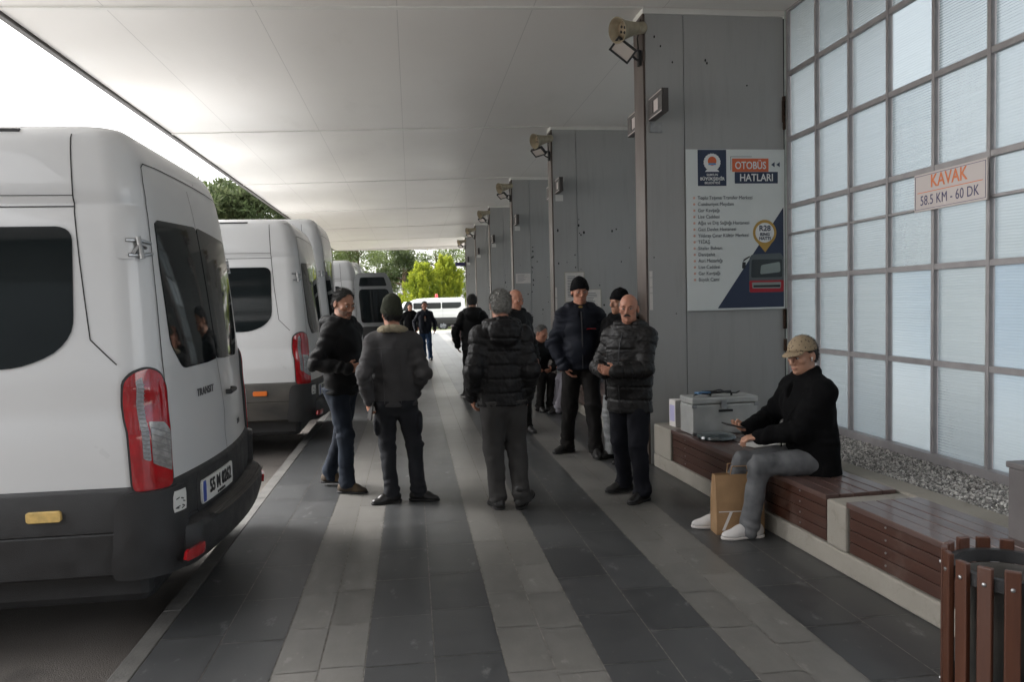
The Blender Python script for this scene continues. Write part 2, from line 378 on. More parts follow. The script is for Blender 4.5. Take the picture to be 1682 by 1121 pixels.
for i in range(5):
    glass_wall(COLY[i]+.30, COLY[i+1], ['sliver of translucent wall just past the poster fin wall', 'sliver of translucent wall past the second fin wall', 'hidden translucent wall past the third fin wall', 'hidden translucent wall past the fourth fin wall', 'hidden translucent wall before the last fin wall'][i], False)

# pale blue shed seen blurred through the ribbed sheets
sh_ = tag(empty('shed', (12.5, -2, -.15)), 'long low bluish shed standing outside beyond the translucent wall', 'shed')
M_SHED = mat('shed_sheet', (.17, .23, .30), .7, var=.1); MB().box((0, -14, 0), (6, 16, 3.3)).build('wall', M_SHED, sh_); MB().prism([(-.3,-14.2,3.3),(6.3,-14.2,3.3),(6.3,-14.2,3.5),(3,-14.2,4.1),(-.3,-14.2,3.5)], (0,30.4,0)).build('roof', mat('shed_roof', (.3,.31,.32), .6), sh_)

# unseen dark block, added behind the viewer to darken reflections in the van glass
kb = tag(empty('reflection_block', (-30, -17, -.15)), 'long dark block added unseen behind the viewer to darken reflections in van glass', 'reflection block')
MB().box((0, 0, 0), (38, 8, 6.4)).build('wall', mat('block_wall', (.05,.047,.045), .7), kb); MB().box((-.4, -.4, 6.4), (38.4, 8.4, 6.8)).build('roof', mat('block_roof', (.12,.11,.105), .6), kb)
for k in range(11): MB().box((1.2+3.3*k, 8.001, 1.0), (3.3+3.3*k, 8.05, 5.2)).build('window', mat('block_glass', (.10,.11,.12), .2) if k == 0 else bpy.data.materials['block_glass'], kb)
# ------------------------------------------------------------------ vans
M_WHITE = mat('white_paint', (.60, .605, .61), .32, coat=.5, var=.02, vscale=2, rvar=.05)
t, pb = nodes_of(M_WHITE)
sep = t.nodes.new('ShaderNodeSeparateXYZ'); t.links.new(objco(t), sep.inputs[0])
low = mth(t, 'MULTIPLY', ramp(t, mth(t, 'ADD', mth(t, 'MULTIPLY', sep.outputs[2], -.5), mth(t, 'MULTIPLY', noise_out(t, 3, 7, objco(t, (.6, .6, 2))), .9)), .06, .5), .20)
dirtc = mix_rgb(t, low, (.60, .605, .61), (.40, .38, .345)); t.links.new(dirtc, pb.inputs['Base Color'])
M_PLAS = mat('black_plastic', (.022, .022, .023), .55, var=.25, vscale=9, bump=.25, bscale=260, rvar=.1)
M_PLAS_D = mat('dusty_black_plastic', (.030, .029, .028), .6, col2=(.075, .068, .058), vscale=2.2, bump=.2, bscale=200, stretch=(1, 1, 2.5))
M_TINT = mat('tinted_glass', (.008, .011, .012), .05, spec=.25, var=.3, vscale=1)
M_SEAM = mat('seam_dark', (.02, .02, .02), .8)
M_RED = mat('red_lens', (.34, .008, .012), .12, coat=1., var=.2, vscale=14)
M_CLEAR = mat('clear_lens', (.27, .265, .26), .15, coat=1., var=.3, vscale=30)
M_RIBW = mat('ribbed_reflector', (.26, .265, .28), .2, var=.3, vscale=60, stretch=(1, 1, 3))
M_STEEL = mat('steel', (.33, .33, .33), .35, metal=.9, var=.2, vscale=20)
M_RUBBER = mat('rubber', (.018, .018, .018), .85)
M_ALLOY = mat('alloy', (.30, .31, .33), .35, metal=.7)
M_ORANGE = mat('orange_lamp', (.75, .17, .02), .3, coat=.6)
M_YELLOW = mat('yellow_reflector', (.62, .42, .14), .35, coat=.4, var=.2, vscale=25)
M_PLATE = mat('plate_white', (.66, .66, .64), .4)
M_BLUE = mat('plate_blue', (.03, .07, .35), .4)
M_INK = mat('ink_black', (.015, .015, .017), .5)
M_LETTER = mat('grey_letter', (.07, .07, .075), .4)
M_GREYMETAL = mat('grey_paint', (.20, .205, .21), .4, coat=.3, var=.06)

def lerp_tab(tab, z):
    if z <= tab[0][0]: return tab[0][1]
    for (a, va), (c, vc) in zip(tab, tab[1:]):
        if z <= c:
            q = (z-a)/(c-a); return va + (vc-va)*q
    return tab[-1][1]
def smooth_tab(tab, z):
    """monotone-ish smooth interpolation"""
    e = .035; return (lerp_tab(tab, z-e) + 2*lerp_tab(tab, z) + lerp_tab(tab, z+e))/4
class VanShape:
    def __init__(s, height=2.70, length=5.5, kind='a'):
        s.L = length; k = (height-2.70); s.k = k
        T = lambda z: z if z < 1.5 else z + k*(z-1.5)/1.2
        s.T = T
        s.hw = [(z, v) for z, v in ((.40,.955),(.60,.985),(.90,1.0),(1.16,1.003),(1.22,.992),(1.30,.988),(1.38,.998),(1.5,.985),(1.8,.957),(2.1,.925))] + [(T(z), v) for z, v in ((2.235,.907),(2.265,.893),(2.285,.890),(2.305,.900),(2.45,.885),(2.54,.872),(2.60,.855),(2.64,.825),(2.67,.775),(2.69,.69),(2.70,.45))]
        s.xr = [(.40,-.01),(.60,0),(.90,0),(1.5,-.018),(1.8,-.032),(2.1,-.05)] + [(T(z), v) for z, v in ((2.3,-.068),(2.45,-.09),(2.54,-.112),(2.60,-.138),(2.64,-.165),(2.67,-.20),(2.69,-.255),(2.70,-.36))]
        s.bow = [(.4,.10),(.9,.10),(1.5,.07),(2.1,.035),(T(2.45),.015),(T(2.6),.0),(T(2.7),.0)]
        s.rc = [(.4,.15),(1.0,.15),(1.6,.155),(2.2,.15),(T(2.45),.15),(T(2.6),.14),(T(2.675),.14),(T(2.7),.08)]
        L = length
        s.xf = [(.4,-L+.06),(.7,-L),(1.0,-L+.04),(1.15,-L+.14),(1.25,-L+.45),(1.32,-L+.85),(1.6,-L+1.12),(2.0,-L+1.5)] + [(T(z), v) for z, v in ((2.3,-L+1.82),(2.5,-L+2.1),(2.6,-L+2.3),(2.66,-L+2.55),(2.70,-L+3.0))]
    def at(s, z): return tuple(lerp_tab(q, z) for q in (s.hw, s.xr, s.bow, s.rc))
    def S(s, u, z, off=0.):
        """u: arc length from the middle of the rear, + towards the near (-y) side"""
        hw, xr, bow, rc = s.at(z); sg = 1 if u >= 0 else -1; a = abs(u); c = math.pi/2*rc
        if a <= hw-rc: x, y, nx, ny = 0., a, 1., 0.
        elif a <= hw-rc+c:
            th = (a-(hw-rc))/rc; x = -rc+rc*math.cos(th); y = hw-rc+rc*math.sin(th); nx, ny = math.cos(th), math.sin(th)
        else: x = -rc-(a-(hw-rc+c)); y = hw; nx, ny = 0., 1.
        x += bow*(1-(min(y, hw)/hw)**2)
        nx2, ny2 = nx, ny + nx*2*bow*y/hw**2
        l = math.hypot(nx2, ny2)
        return Vector((xr + x + nx2/l*off, -sg*(y + ny2/l*off), z))
    def X(s, x, z, off=0., side=1):
        hw = lerp_tab(s.hw, z); return Vector((x, -side*(hw+off), z))
    def contour(s, z, off=0.):
        hw, xr, bow, rc = s.at(z); xf = lerp_tab(s.xf, z); rcf = min(.38, hw*.6); pts = []
        us = [ (hw-rc)*i/6 for i in range(6)] + [hw-rc + math.pi/2*rc*i/7 for i in range(8)]
        half = [s.S(u, z, off) for u in us]
        xs = half[-1].x
        for i in range(1, 9): half.append(Vector((xs + (xf+rcf-xs)*i/8, -(hw+off), z)))
        for i in range(1, 6):
            th = math.pi/2*i/5; half.append(Vector((xf+rcf-(rcf+off)*math.sin(th), -(hw-rcf+(rcf+off)*math.cos(th)), z)))
        half.append(Vector((xf-off-.02, -(hw-rcf)*.5, z)))
        n = len(half)
        full = half + [Vector((xf-off-.03, 0, z))] + [Vector((p.x, -p.y, p.z)) for p in reversed(half[1:])]
        return full
def loft(rows, cap=True):
    m = MB(); n = len(rows[0]); vs = [p for r in rows for p in r]
    fs = [(i*n+k, i*n+(k+1) % n, (i+1)*n+(k+1) % n, (i+1)*n+k) for i in range(len(rows)-1) for k in range(n)]
    if cap: fs += [tuple(reversed(range(n))), tuple(range((len(rows)-1)*n, len(rows)*n))]
    return m.add(vs, fs)
def round_poly(poly, r, n=4):
    out = []; N = len(poly)
    for i in range(N):
        p = Vector(poly[i]).to_2d(); a = Vector(poly[i-1]).to_2d(); c = Vector(poly[(i+1) % N]).to_2d()
        da, dc = (a-p), (c-p); ra = min(r, da.length*.45); rc = min(r, dc.length*.45)
        A = p + da.normalized()*ra; C = p + dc.normalized()*rc
        for k in range(n+1):
            q = k/n; out.append(A*(1-q)**2 + p*2*q*(1-q) + C*q*q)
    return out
def span(poly, z):
    xs = []; N = len(poly)
    for i in range(N):
        a, c = poly[i], poly[(i+1) % N]
        if (a.y <= z < c.y) or (c.y <= z < a.y): xs.append(a.x + (c.x-a.x)*(z-a.y)/(c.y-a.y))
    return (min(xs), max(xs)) if len(xs) >= 2 else None
def patch(poly, fn, off=.004, th=.006, r=.05, nz=22, nu=12):
    """a sheet over a y-monotone outline (s,z), laid on the surface fn(s,z,off), closed behind"""
    pl = round_poly(poly, r) if r else [Vector(p).to_2d() for p in poly]
    z0, z1 = min(p.y for p in pl), max(p.y for p in pl); rows = []
    zs = [z0 + (z1-z0)*(.5-.5*math.cos(math.pi*(i+.02)/(nz+.04))) for i in range(nz+1)]
    for z in zs:
        sp = span(pl, min(max(z, z0+1e-4), z1-1e-4))
        if sp: rows.append((z, *sp))
    m = MB(); vs = []; n = nu+1
    for o in (off, off-th):
        for z, a, c in rows: vs += [fn(a+(c-a)*k/nu, z, o) for k in range(n)]
    N = len(rows); fs = []
    for q in range(2):
        bb = q*N*n
        for i in range(N-1):
            for k in range(nu):
                f = (bb+i*n+k, bb+i*n+k+1, bb+(i+1)*n+k+1, bb+(i+1)*n+k); fs.append(f if q == 0 else tuple(reversed(f)))
    ring = [k for k in range(n)] + [i*n+nu for i in range(1, N)] + [(N-1)*n+k for k in range(nu-1, -1, -1)] + [i*n for i in range(N-2, 0, -1)]
    bb = N*n
    fs += [(ring[i], ring[(i+1) % len(ring)], ring[(i+1) % len(ring)]+bb, ring[i]+bb) for i in range(len(ring))]
    return m.add(vs, fs)
def ribbon(path, fn, w=.006, off=.0032, m=None, sub=14):
    """narrow dark line along path [(s,z)...] on the surface"""
    pts = []
    for (a, c) in zip(path, path[1:]):
        for i in range(sub): pts.append((a[0]+(c[0]-a[0])*i/sub, a[1]+(c[1]-a[1])*i/sub))
    pts.append(path[-1]); m = m or MB(); vs = []
    for i, p in enumerate(pts):
        q0, q1 = pts[max(i-1, 0)], pts[min(i+1, len(pts)-1)]; d = Vector((q1[0]-q0[0], q1[1]-q0[1])).normalized(); nn = Vector((-d.y, d.x))*w/2
        vs += [fn(p[0]+nn.x, p[1]+nn.y, off), fn(p[0]-nn.x, p[1]-nn.y, off)]
    return m.add(vs, [(2*i, 2*i+1, 2*i+3, 2*i+2) for i in range(len(pts)-1)])

def wheel(root, x, y, r=.345):
    w = empty('wheel', (x, y, r), 0, root)
    Mx = Matrix.Rotation(R(90), 4, 'X')
    MB().lathe([(r*.62,-.11),(r*.90,-.115),(r*.985,-.09),(r,-.04),(r,.04),(r*.985,.09),(r*.90,.115),(r*.62,.11)], 32, Mx, closed=True).build('tyre', M_RUBBER, w, smooth=True)
    m = MB(); m.lathe([(.02,.06),(.10,.075),(r*.55,.05),(r*.63,.09),(r*.63,-.09),(.02,-.09)], 32, Mx); 
    m.lathe([(.0,-.118),(.06,-.115),(.075,-.09)], 16, Mx)
    for k in range(5):
        a = 2*math.pi*k/5; d = Vector((math.cos(a), 0, math.sin(a)))
        m.tube([d*.05+Vector((0,-.105,0)), d*r*.62+Vector((0,-.095,0))], [.035, .028], 8); m.tube([d*.05+Vector((0,.105,0)), d*r*.62+Vector((0,.095,0))], [.035, .028], 8)
    m.build('rim', M_ALLOY, w, smooth=True)

def make_van(label, loc, height=2.70, length=5.5, plate=None, near_marker=None, letters=True, side_windows=((-.365,-1.50),(-1.58,-2.55),(-2.63,-3.35)), group='white vans backed up to the platform', paint=None, dusty=False, rear_glass=True, wide_lamp=False):
    V = VanShape(height, length); T = V.T; paint = paint or M_WHITE
    root = tag(empty('van', loc), label, 'van', group)
    zs = sorted(set([.47,.62,.78,.9,1.05,1.16,1.22,1.30,1.38,1.5,1.65,1.8,1.95,2.1] + [T(z) for z in (2.17,2.235,2.265,2.285,2.305,2.38,2.45,2.50,2.54,2.57,2.60,2.62,2.64,2.655,2.67,2.68,2.69,2.696,2.70)]))
    loft([V.contour(z) for z in zs]).build('body', paint, root, smooth=True, ang=42)
    # black lower cladding all round, and the stepped rear bumper
    cl = M_PLAS_D if dusty else M_PLAS
    loft([V.contour(z, o) for z, o in ((.44,.0),(.455,.014),(.66,.016),(.668,.010),(.676,.018),(.87,.018),(.885,.010),(.893,.001))]).build('lower_cladding', cl, root, smooth=True, ang=35)
    us = [-.84+1.68*i/40 for i in range(41)]
    prof = ((.002,.655),(.055,.652),(.10,.640),(.125,.615),(.135,.56),(.135,.50),(.12,.455),(.08,.425),(.002,.42))
    m = MB(); n = len(prof); vs = []
    for u in us:
        e = min(1, max(0, .84-abs(u))/.10)**.5; 
        vs += [V.S(u, z, .008+o*.78*(.45+.55*e)) for o, z in prof]
    m.add(vs, [(i*n+k, i*n+(k+1) % n, (i+1)*n+(k+1) % n, (i+1)*n+k) for i in range(40) for k in range(n)] + [tuple(range(n)), tuple(reversed(range(40*n, 41*n)))])
    bump = m.build('rear_bumper', M_PLAS, root, smooth=True, ang=30)
    for sg in (1, -1): patch([(sg*.80,.43),(sg*1.10,.43),(sg*1.13,.50),(sg*1.12,.80),(sg*1.09,.865),(sg*.80,.865)], V.S, .05, .05, .03, 14, 14).build('bumper_corner', M_PLAS, root, smooth=True, ang=50)
    m = MB()
    for k in range(5):
        o = .045+.016*k; vs = []
        for i in range(25):
            u = -.62+1.24*i/24; vs += [V.S(u, .6555-max(0,(o-.075))*.28, .014+o), V.S(u, .6545-max(0,(o-.067))*.28, .014+o+.008)]
        m.add(vs, [(2*i, 2*i+1, 2*i+3, 2*i+2) for i in range(24)])
    m.build('step_tread', M_PLAS_D, bump)
    for sg in (1, -1):
        c = sg*.83
        patch([(c-.055,.49),(c+.055,.49),(c+.055,.545),(c-.055,.545)], lambda s, z, o: V.S(s, z, o+.10), .028, .02, .008, 4, 4).build('reflector', M_RED, bump)
    # rear doors: seams, windows, handle
    m = MB(); fn = V.S
    ribbon([(.02,.70),(.02,1.0),(-.03,1.12),(-.03,1.22),(.0,1.45),(.0,T(2.46))], fn, m=m)
    for sg in (1, -1):
        ribbon([(sg*.845,.895),(sg*.845,1.5),(sg*.825,1.8),(sg*.80,2.1),(sg*.765,T(2.40)),(sg*.745,T(2.475)),(sg*.70,T(2.50)),(sg*.5,T(2.51)),(0,T(2.515))], fn, m=m)
        fx = lambda s, z, o, sg=sg: V.X(s, z, o, sg)
        ribbon([(-.375,T(2.62)),(-.36,T(2.30)),(-.33,2.0),(-.285,1.62)], fx, m=m)
        u0 = .985
        ribbon([(-.285,1.62),(-.20,1.53),(-.165,1.495)], fx, m=m)
        ribbon([(-.36,T(2.262)),(-1.4,T(2.262)),(-length+2.4,T(2.262))], fx, m=m)
        ribbon([(-.36,T(2.315)),(-1.4,T(2.315)),(-length+2.2,T(2.315))], fx, .004, m=m)
        ribbon([(-1.55,.90),(-1.55,T(2.26))], fx, m=m); ribbon([(-length+2.05,.90),(-length+2.05,T(2.2))], fx, m=m); ribbon([(-length+1.1,.90),(-length+1.1,1.35)], fx, m=m)
    o = m.build('panel_seam', M_SEAM, root); o['kind'] = 'stuff'
    for sg in (1, -1):
        zt = T(2.215)
        if rear_glass:
            poly = [(sg*.012,1.445),(sg*.60,1.44),(sg*.725,1.575),(sg*.735,T(2.0)),(sg*.715,zt),(sg*.012,zt+.03)]
            patch(poly, fn, .006, .014, .035, 26, 14).build('rear_window', M_TINT, root, smooth=True)
        fx = lambda s, z, o, sg=sg: V.X(s, z, o, sg)
        for k, (xa, xb) in enumerate(side_windows):
            zl = 1.49; zt2 = T(2.165)
            if k == 0: poly = [(xb,zl),(xa-.25,zl),(xa-.08,1.555),(xa+.005,1.66),(xa,zt2),(xb,zt2)]
            else: poly = [(xb,zl),(xa,zl),(xa,zt2),(xb,zt2)]
            patch(poly, fx, .006, .014, .075, 24, 8).build('side_window', M_TINT, root, smooth=True)
        # cab door window and windscreen side
        patch([(-length+1.35,1.38),(-length+2.0,1.38),(-length+2.0,2.0),(-length+1.72,2.02),(-length+1.6,1.95)], fx, .006, .014, .05, 14, 6).build('cab_window', M_TINT, root, smooth=True)
        # tail lamp wrapping the corner: red housing, ribbed strip, clear lens
        o1 = lambda f, z: sg*(.850 + .03*(1.47-z)/.6 + (1-f)*(.205-.035*(1.47-z)/.6))
        zb = .868; H = .605
        q = lambda f, v: (o1(f, zb+H*v), zb+H*v)
        lamp = patch([q(0,.03),q(.1,0),q(1,0),q(1,.45),q(.97,.80),q(.80,.95),q(.55,1),q(.2,.96),q(0,.88)], fn, .022, .03, .03, 30, 16).build('tail_lamp', M_RED, root, smooth=True)
        patch([q(-.05,.02),q(.1,-.014),q(1.04,-.014),q(1.05,.45),q(1.02,.81),q(.84,.965),q(.55,1.016),q(.17,.976),q(-.05,.89)], fn, .017, .02, .03, 30, 16).build('lamp_gasket', M_PLAS, lamp, smooth=True)
        patch([q(.27,.26),q(.43,.24),q(.38,.93),q(.25,.90)], fn, .026, .006, .006, 24, 4).build('ribbed_strip', M_RIBW, lamp, smooth=True)
        patch([q(.47,.215),q(.96,.13),q(.97,.46),q(.80,.545),q(.45,.565)], fn, .026, .006, .008, 24, 8).build('clear_lens', M_CLEAR, lamp, smooth=True)
        m = MB()
        for k in range(6): ribbon([q(.47,.24+.055*k),q(.95,.16+.055*k)], fn, .004, .0275, m)
        for k in range(18): ribbon([q(.27,.28+.035*k),q(.41,.27+.035*k)], fn, .005, .0275, m, sub=2)
        m.build('lens_rib', mat('lens_rib_grey', (.14,.14,.145), .4) if 'lens_rib_grey' not in bpy.data.materials else bpy.data.materials['lens_rib_grey'], lamp)
        # hinges on the corner pillar
        for zz in (T(2.06),):
            h = empty('door_hinge', (0, 0, 0), 0, root)
            patch([(sg*.905,zz-.055),(sg*.985,zz-.055),(sg*.985,zz+.055),(sg*.905,zz+.055)], fn, .008, .02, .01, 6, 5).build('pocket', paint, h, smooth=True)
            m = MB()
            for dz in (-.037, .037): m.tube([V.S(sg*.935, zz+dz, .012), V.S(sg*.87, zz+dz, .02), V.S(sg*.81, zz+dz*.7, .008)], .009, 6)
            m.tube([V.S(sg*.885, zz-.055, .03), V.S(sg*.885, zz+.055, .03)], .013, 8)
            m.tube([V.S(sg*.915, zz-.03, .018), V.S(sg*.89, zz+.01, .03), V.S(sg*.85, zz+.0, .012)], .010, 6)
            m.build('hinge_arm', M_STEEL, h, smooth=True)
    m = MB(); m.tube([V.S(-.07,1.235,.018),V.S(-.07,1.235,.042),V.S(-.21,1.24,.042),V.S(-.21,1.24,.018)], .016, 8); m.build('door_handle', M_PLAS, root, smooth=True)
    # number plate panel
    if plate:
        pu = .30
        pp = patch([(pu-.275,.685),(pu+.275,.685),(pu+.275,.815),(pu-.275,.815)], fn, .030, .012, .012, 4, 4).build('number_plate', M_PLATE, root)
        patch([(pu+.262,.692),(pu+.218,.692),(pu+.218,.808),(pu+.262,.808)], fn, .0315, .001, .005, 3, 3).build('blue_band', M_BLUE, pp)
        c = V.S(pu-.02, .757, .033); a1 = (V.S(pu-.2,.757,.033)-V.S(pu+.2,.757,.033)).normalized()
        n1 = a1.cross(Vector((0,0,1))); Mx = Matrix((a1, Vector((0,0,1)), n1)).transposed().to_4x4(); Mx.translation = c
        o = text('plate_text', plate, .105, M_INK, Mx, None, bold=.0025, sx=.86); o.parent = pp
        Mx2 = Mx.copy(); Mx2.translation = V.S(pu-.02,.699,.033); o = text('holder_text', '55 SAMSUN 55', .022, M_INK, Mx2, None); o.parent = pp
        m = MB(); patch([(.62,.64),(-.62,.64),(-.62,.865),(.62,.865)], fn, .0195, .002, .02, 4, 20).build('plate_panel', M_PLAS, root)
    if letters:
        for (uu, zz, body, sz) in ((.30, 1.285, 'TRANSIT', .060), (-.42, 1.0, '350', .05)):
            a1 = (V.S(uu-.1,zz,.003)-V.S(uu+.1,zz,.003)).normalized(); n1 = a1.cross(Vector((0,0,1)))
            Mx = Matrix((a1, Vector((0,0,1)), n1)).transposed().to_4x4(); Mx.translation = V.S(uu, zz, .003)
            o = text('lettering', body, sz, M_LETTER, Mx, None, bold=.001, sx=1.15, space=1.1); o.parent = root
    # stickers on the bumper corner
    m = patch([(.822,.735),(.905,.735),(.905,.842),(.822,.842)], fn, .0535, .003, .006, 3, 3).build('sticker', M_PLATE, root)
    mm = MB(); rr = random.Random(4)
    for k in range(7):
        uu, zz = .834+rr.random()*.05, .745+rr.random()*.075
        patch([(uu,zz),(uu+rr.uniform(.01,.03),zz),(uu+.02,zz+.02),(uu,zz+.014)], fn, .0545, .001, 0, 2, 2)
        ribbon([(uu,zz),(uu+.018,zz+rr.uniform(-.01,.012))], fn, .006, .0545, mm, 2)
    mm.build('sticker_print', M_INK, m)
    if near_marker:
        patch([(-.60,.745),(-.44,.745),(-.44,.80),(-.60,.80)], lambda s, z, o: V.X(s, z, o, 1), .034, .02, .012, 4, 3).build('side_marker', near_marker, root, bevel=.004)
    # roof edge: third brake light, drip rails
    m = MB(); m.prism([(-.30, -.28, T(2.615)), (-.30, .28, T(2.615)), (-.24, .24, T(2.60)), (-.24, -.24, T(2.60))], (0, 0, .035)); m.build('high_brake_lamp', M_PLAS, root, bevel=.006)
    m = MB()
    pass
    for sg in (1, -1): MB().tube([V.X(-.62, T(2.64), 0, sg), V.X(-1.6, T(2.64), 0, sg), V.X(-length+2.9, T(2.64), 0, sg)], .011, 6).build('roof_rail', M_PLAS, root)
    # underbody, wheels, windscreen
    MB().box((-length+.25, -.80, .24), (-.12, .80, .48)).build('underbody', M_PLAS, root, bevel=.05)
    for x in (-1.55, -length+1.0):
        for y in (-.86, .86): wheel(root, x, y)
    wz = [(1.40, .80), (T(2.25), .66)]
    m = MB(); vs = []
    for i in range(9):
        z = 1.40+(T(2.28)-1.40)*i/8; xf = lerp_tab(V.xf, z); h = lerp_tab(V.hw, z)-.30
        vs += [Vector((xf-.045+.01*(k-4)**2/16*2, h*(k-4)/4, z)) for k in range(9)]
    m.add(vs, [(i*9+k, i*9+k+1, (i+1)*9+k+1, (i+1)*9+k) for i in range(8) for k in range(8)]).build('windscreen', M_TINT, root, smooth=True)
    return root, V
ROADZ = -.15
make_van('large white van filling the left edge, plate 55 M 0262 on its closed rear doors', (-1.265, 4.90, ROADZ), height=2.72, plate='55 M 0262', near_marker=M_YELLOW)
make_van('second white van past the plated one, orange marker lamp on its dusty dark cladding', (-1.24, 10.05, ROADZ), height=2.82, plate='55 J 0417', near_marker=M_ORANGE, dusty=True)
make_van('taller white van just past the orange marker one, with tall rear glass', (-1.33, 13.4, ROADZ), height=3.2, length=6.2, plate=None, letters=False)
M_DOOR = mat('door_grey', (.22, .228, .23), .38, coat=.4, var=.05)  # even grey for the open door leaf, darker than the van's white
vd, Vd = make_van('white van with one grey rear door swung open beside the beanie man', (-1.05, 16.75, ROADZ), height=2.72, plate=None, letters=False)
def open_door(root, V):
    """the near rear door, opened square to the van: outer face towards the platform's near end"""
    d = empty('open_door', (-.03, -1.02, 0), 0, root)
    prof = [(0,.50),(.80,.50),(.80,1.2),(.79,1.9),(.74,2.28),(.66,2.43),(.10,2.43),(.03,2.35),(0,2.1)]
    def fn(s, z, o): return Vector((s - max(0, z-1.2)*.07, -.04*math.sin(max(0, min(1, s/.8))*math.pi)-o, z))
    patch(prof, fn, 0, .06, .05, 30, 8).build('door_leaf', M_DOOR, d, smooth=True, ang=30)
    patch([(.10,2.16),(.66,2.16),(.62,2.34),(.14,2.34)], fn, .008, .01, .03, 8, 6).build('upper_glass', M_TINT, d, smooth=True)
    patch([(.08,1.42),(.70,1.42),(.70,2.0),(.66,2.10),(.11,2.10),(.08,2.0)], fn, .008, .01, .05, 16, 6).build('rear_window', M_TINT, d, smooth=True)
    patch([(.08,.72),(.72,.72),(.72,1.34),(.08,1.34)], fn, .008, .01, .04, 12, 6).build('lower_panel', M_PLAS, d, smooth=True)
    m = MB(); m.tube([(.76,-.06,1.2),(.76,-.06,1.36)], .014, 8); m.build('door_handle', M_PLAS, d)
open_door(vd, Vd)
make_van('white van half hidden past the open grey door', (-1.15, 20.6, ROADZ), height=2.9, plate=None, letters=False)
far_bus, _ = make_van('white minibus parked broadside in daylight beyond the end of the platform', (3.62, 52.4, ROADZ), height=2.22, length=5.6, plate=None, letters=False, group='vehicles beyond the platform', side_windows=((-.30,-1.6),(-1.66,-2.6),(-2.66,-3.5)))
M_REDP = mat('red_paint', (.5, .03, .03), .4, coat=.4)
o = MB().lathe([(.10,0),(.11,.05),(.10,.20),(.06,.27),(.02,.28)], 16).build('roof_beacon', M_REDP, far_bus, smooth=True); o.location = (-1.9, .3, 2.22)

# ------------------------------------------------------------------ trees
def leaf_mat(name, c0, c1, c2):
    m = mat(name, c0, .6, spec=.3); t, pb = nodes_of(m)
    at = t.nodes.new('ShaderNodeAttribute'); at.attribute_name = 'tint'
    cr = t.nodes.new('ShaderNodeValToRGB'); e = cr.color_ramp.elements; e[0].color = (*c0, 1); e[1].color = (*c2, 1); x = e.new(.5); x.color = (*c1, 1)
    t.links.new(at.outputs['Fac'], cr.inputs[0]); t.links.new(cr.outputs[0], pb.inputs['Base Color'])
    tr = t.nodes.new('ShaderNodeBsdfTranslucent'); t.links.new(cr.outputs[0], tr.inputs[0])
    mx = t.nodes.new('ShaderNodeMixShader'); mx.inputs[0].default_value = .35
    out = t.nodes['Material Output']; t.links.new(pb.outputs[0], mx.inputs[1]); t.links.new(tr.outputs[0], mx.inputs[2]); t.links.new(mx.outputs[0], out.inputs[0])
    return m
L_THUJA = leaf_mat('leaf_yellow_green', (.10, .15, .018), (.25, .30, .028), (.46, .47, .05))
L_PINE = leaf_mat('leaf_dark_green', (.035, .055, .022), (.075, .10, .042), (.15, .165, .085))
L_MID = leaf_mat('leaf_mid_green', (.06, .09, .028), (.115, .15, .05), (.19, .22, .09))
M_BARK = mat('bark', (.13, .085, .06), .9, var=.4, vscale=6, bump=.6, bscale=30)
def leaves(name, pts, dirs, size, lm, parent, rng, tints, aspect=.45):
    n = len(pts); a = rng.normal(size=(n,3)); a -= dirs*np.sum(a*dirs, 1, keepdims=True); a /= np.linalg.norm(a, axis=1, keepdims=True)
    s = size*rng.uniform(.6, 1.3, (n,1))
    v = np.stack([pts-a*s*aspect, pts+dirs*s*.5-a*s*aspect*.2+0*a, pts+dirs*s*1.6, pts+a*s*aspect+dirs*s*.4], 1).reshape(-1, 3)
    me = bpy.data.meshes.new(name); me.vertices.add(4*n); me.vertices.foreach_set('co', v.ravel())
    me.loops.add(4*n); me.polygons.add(n); me.loops.foreach_set('vertex_index', np.arange(4*n)); me.polygons.foreach_set('loop_start', np.arange(0, 4*n, 4))
    me.update(); at = me.attributes.new('tint', 'FLOAT', 'FACE'); at.data.foreach_set('value', np.clip(tints, 0, 1))
    return link_mesh(name, me, lm, parent)
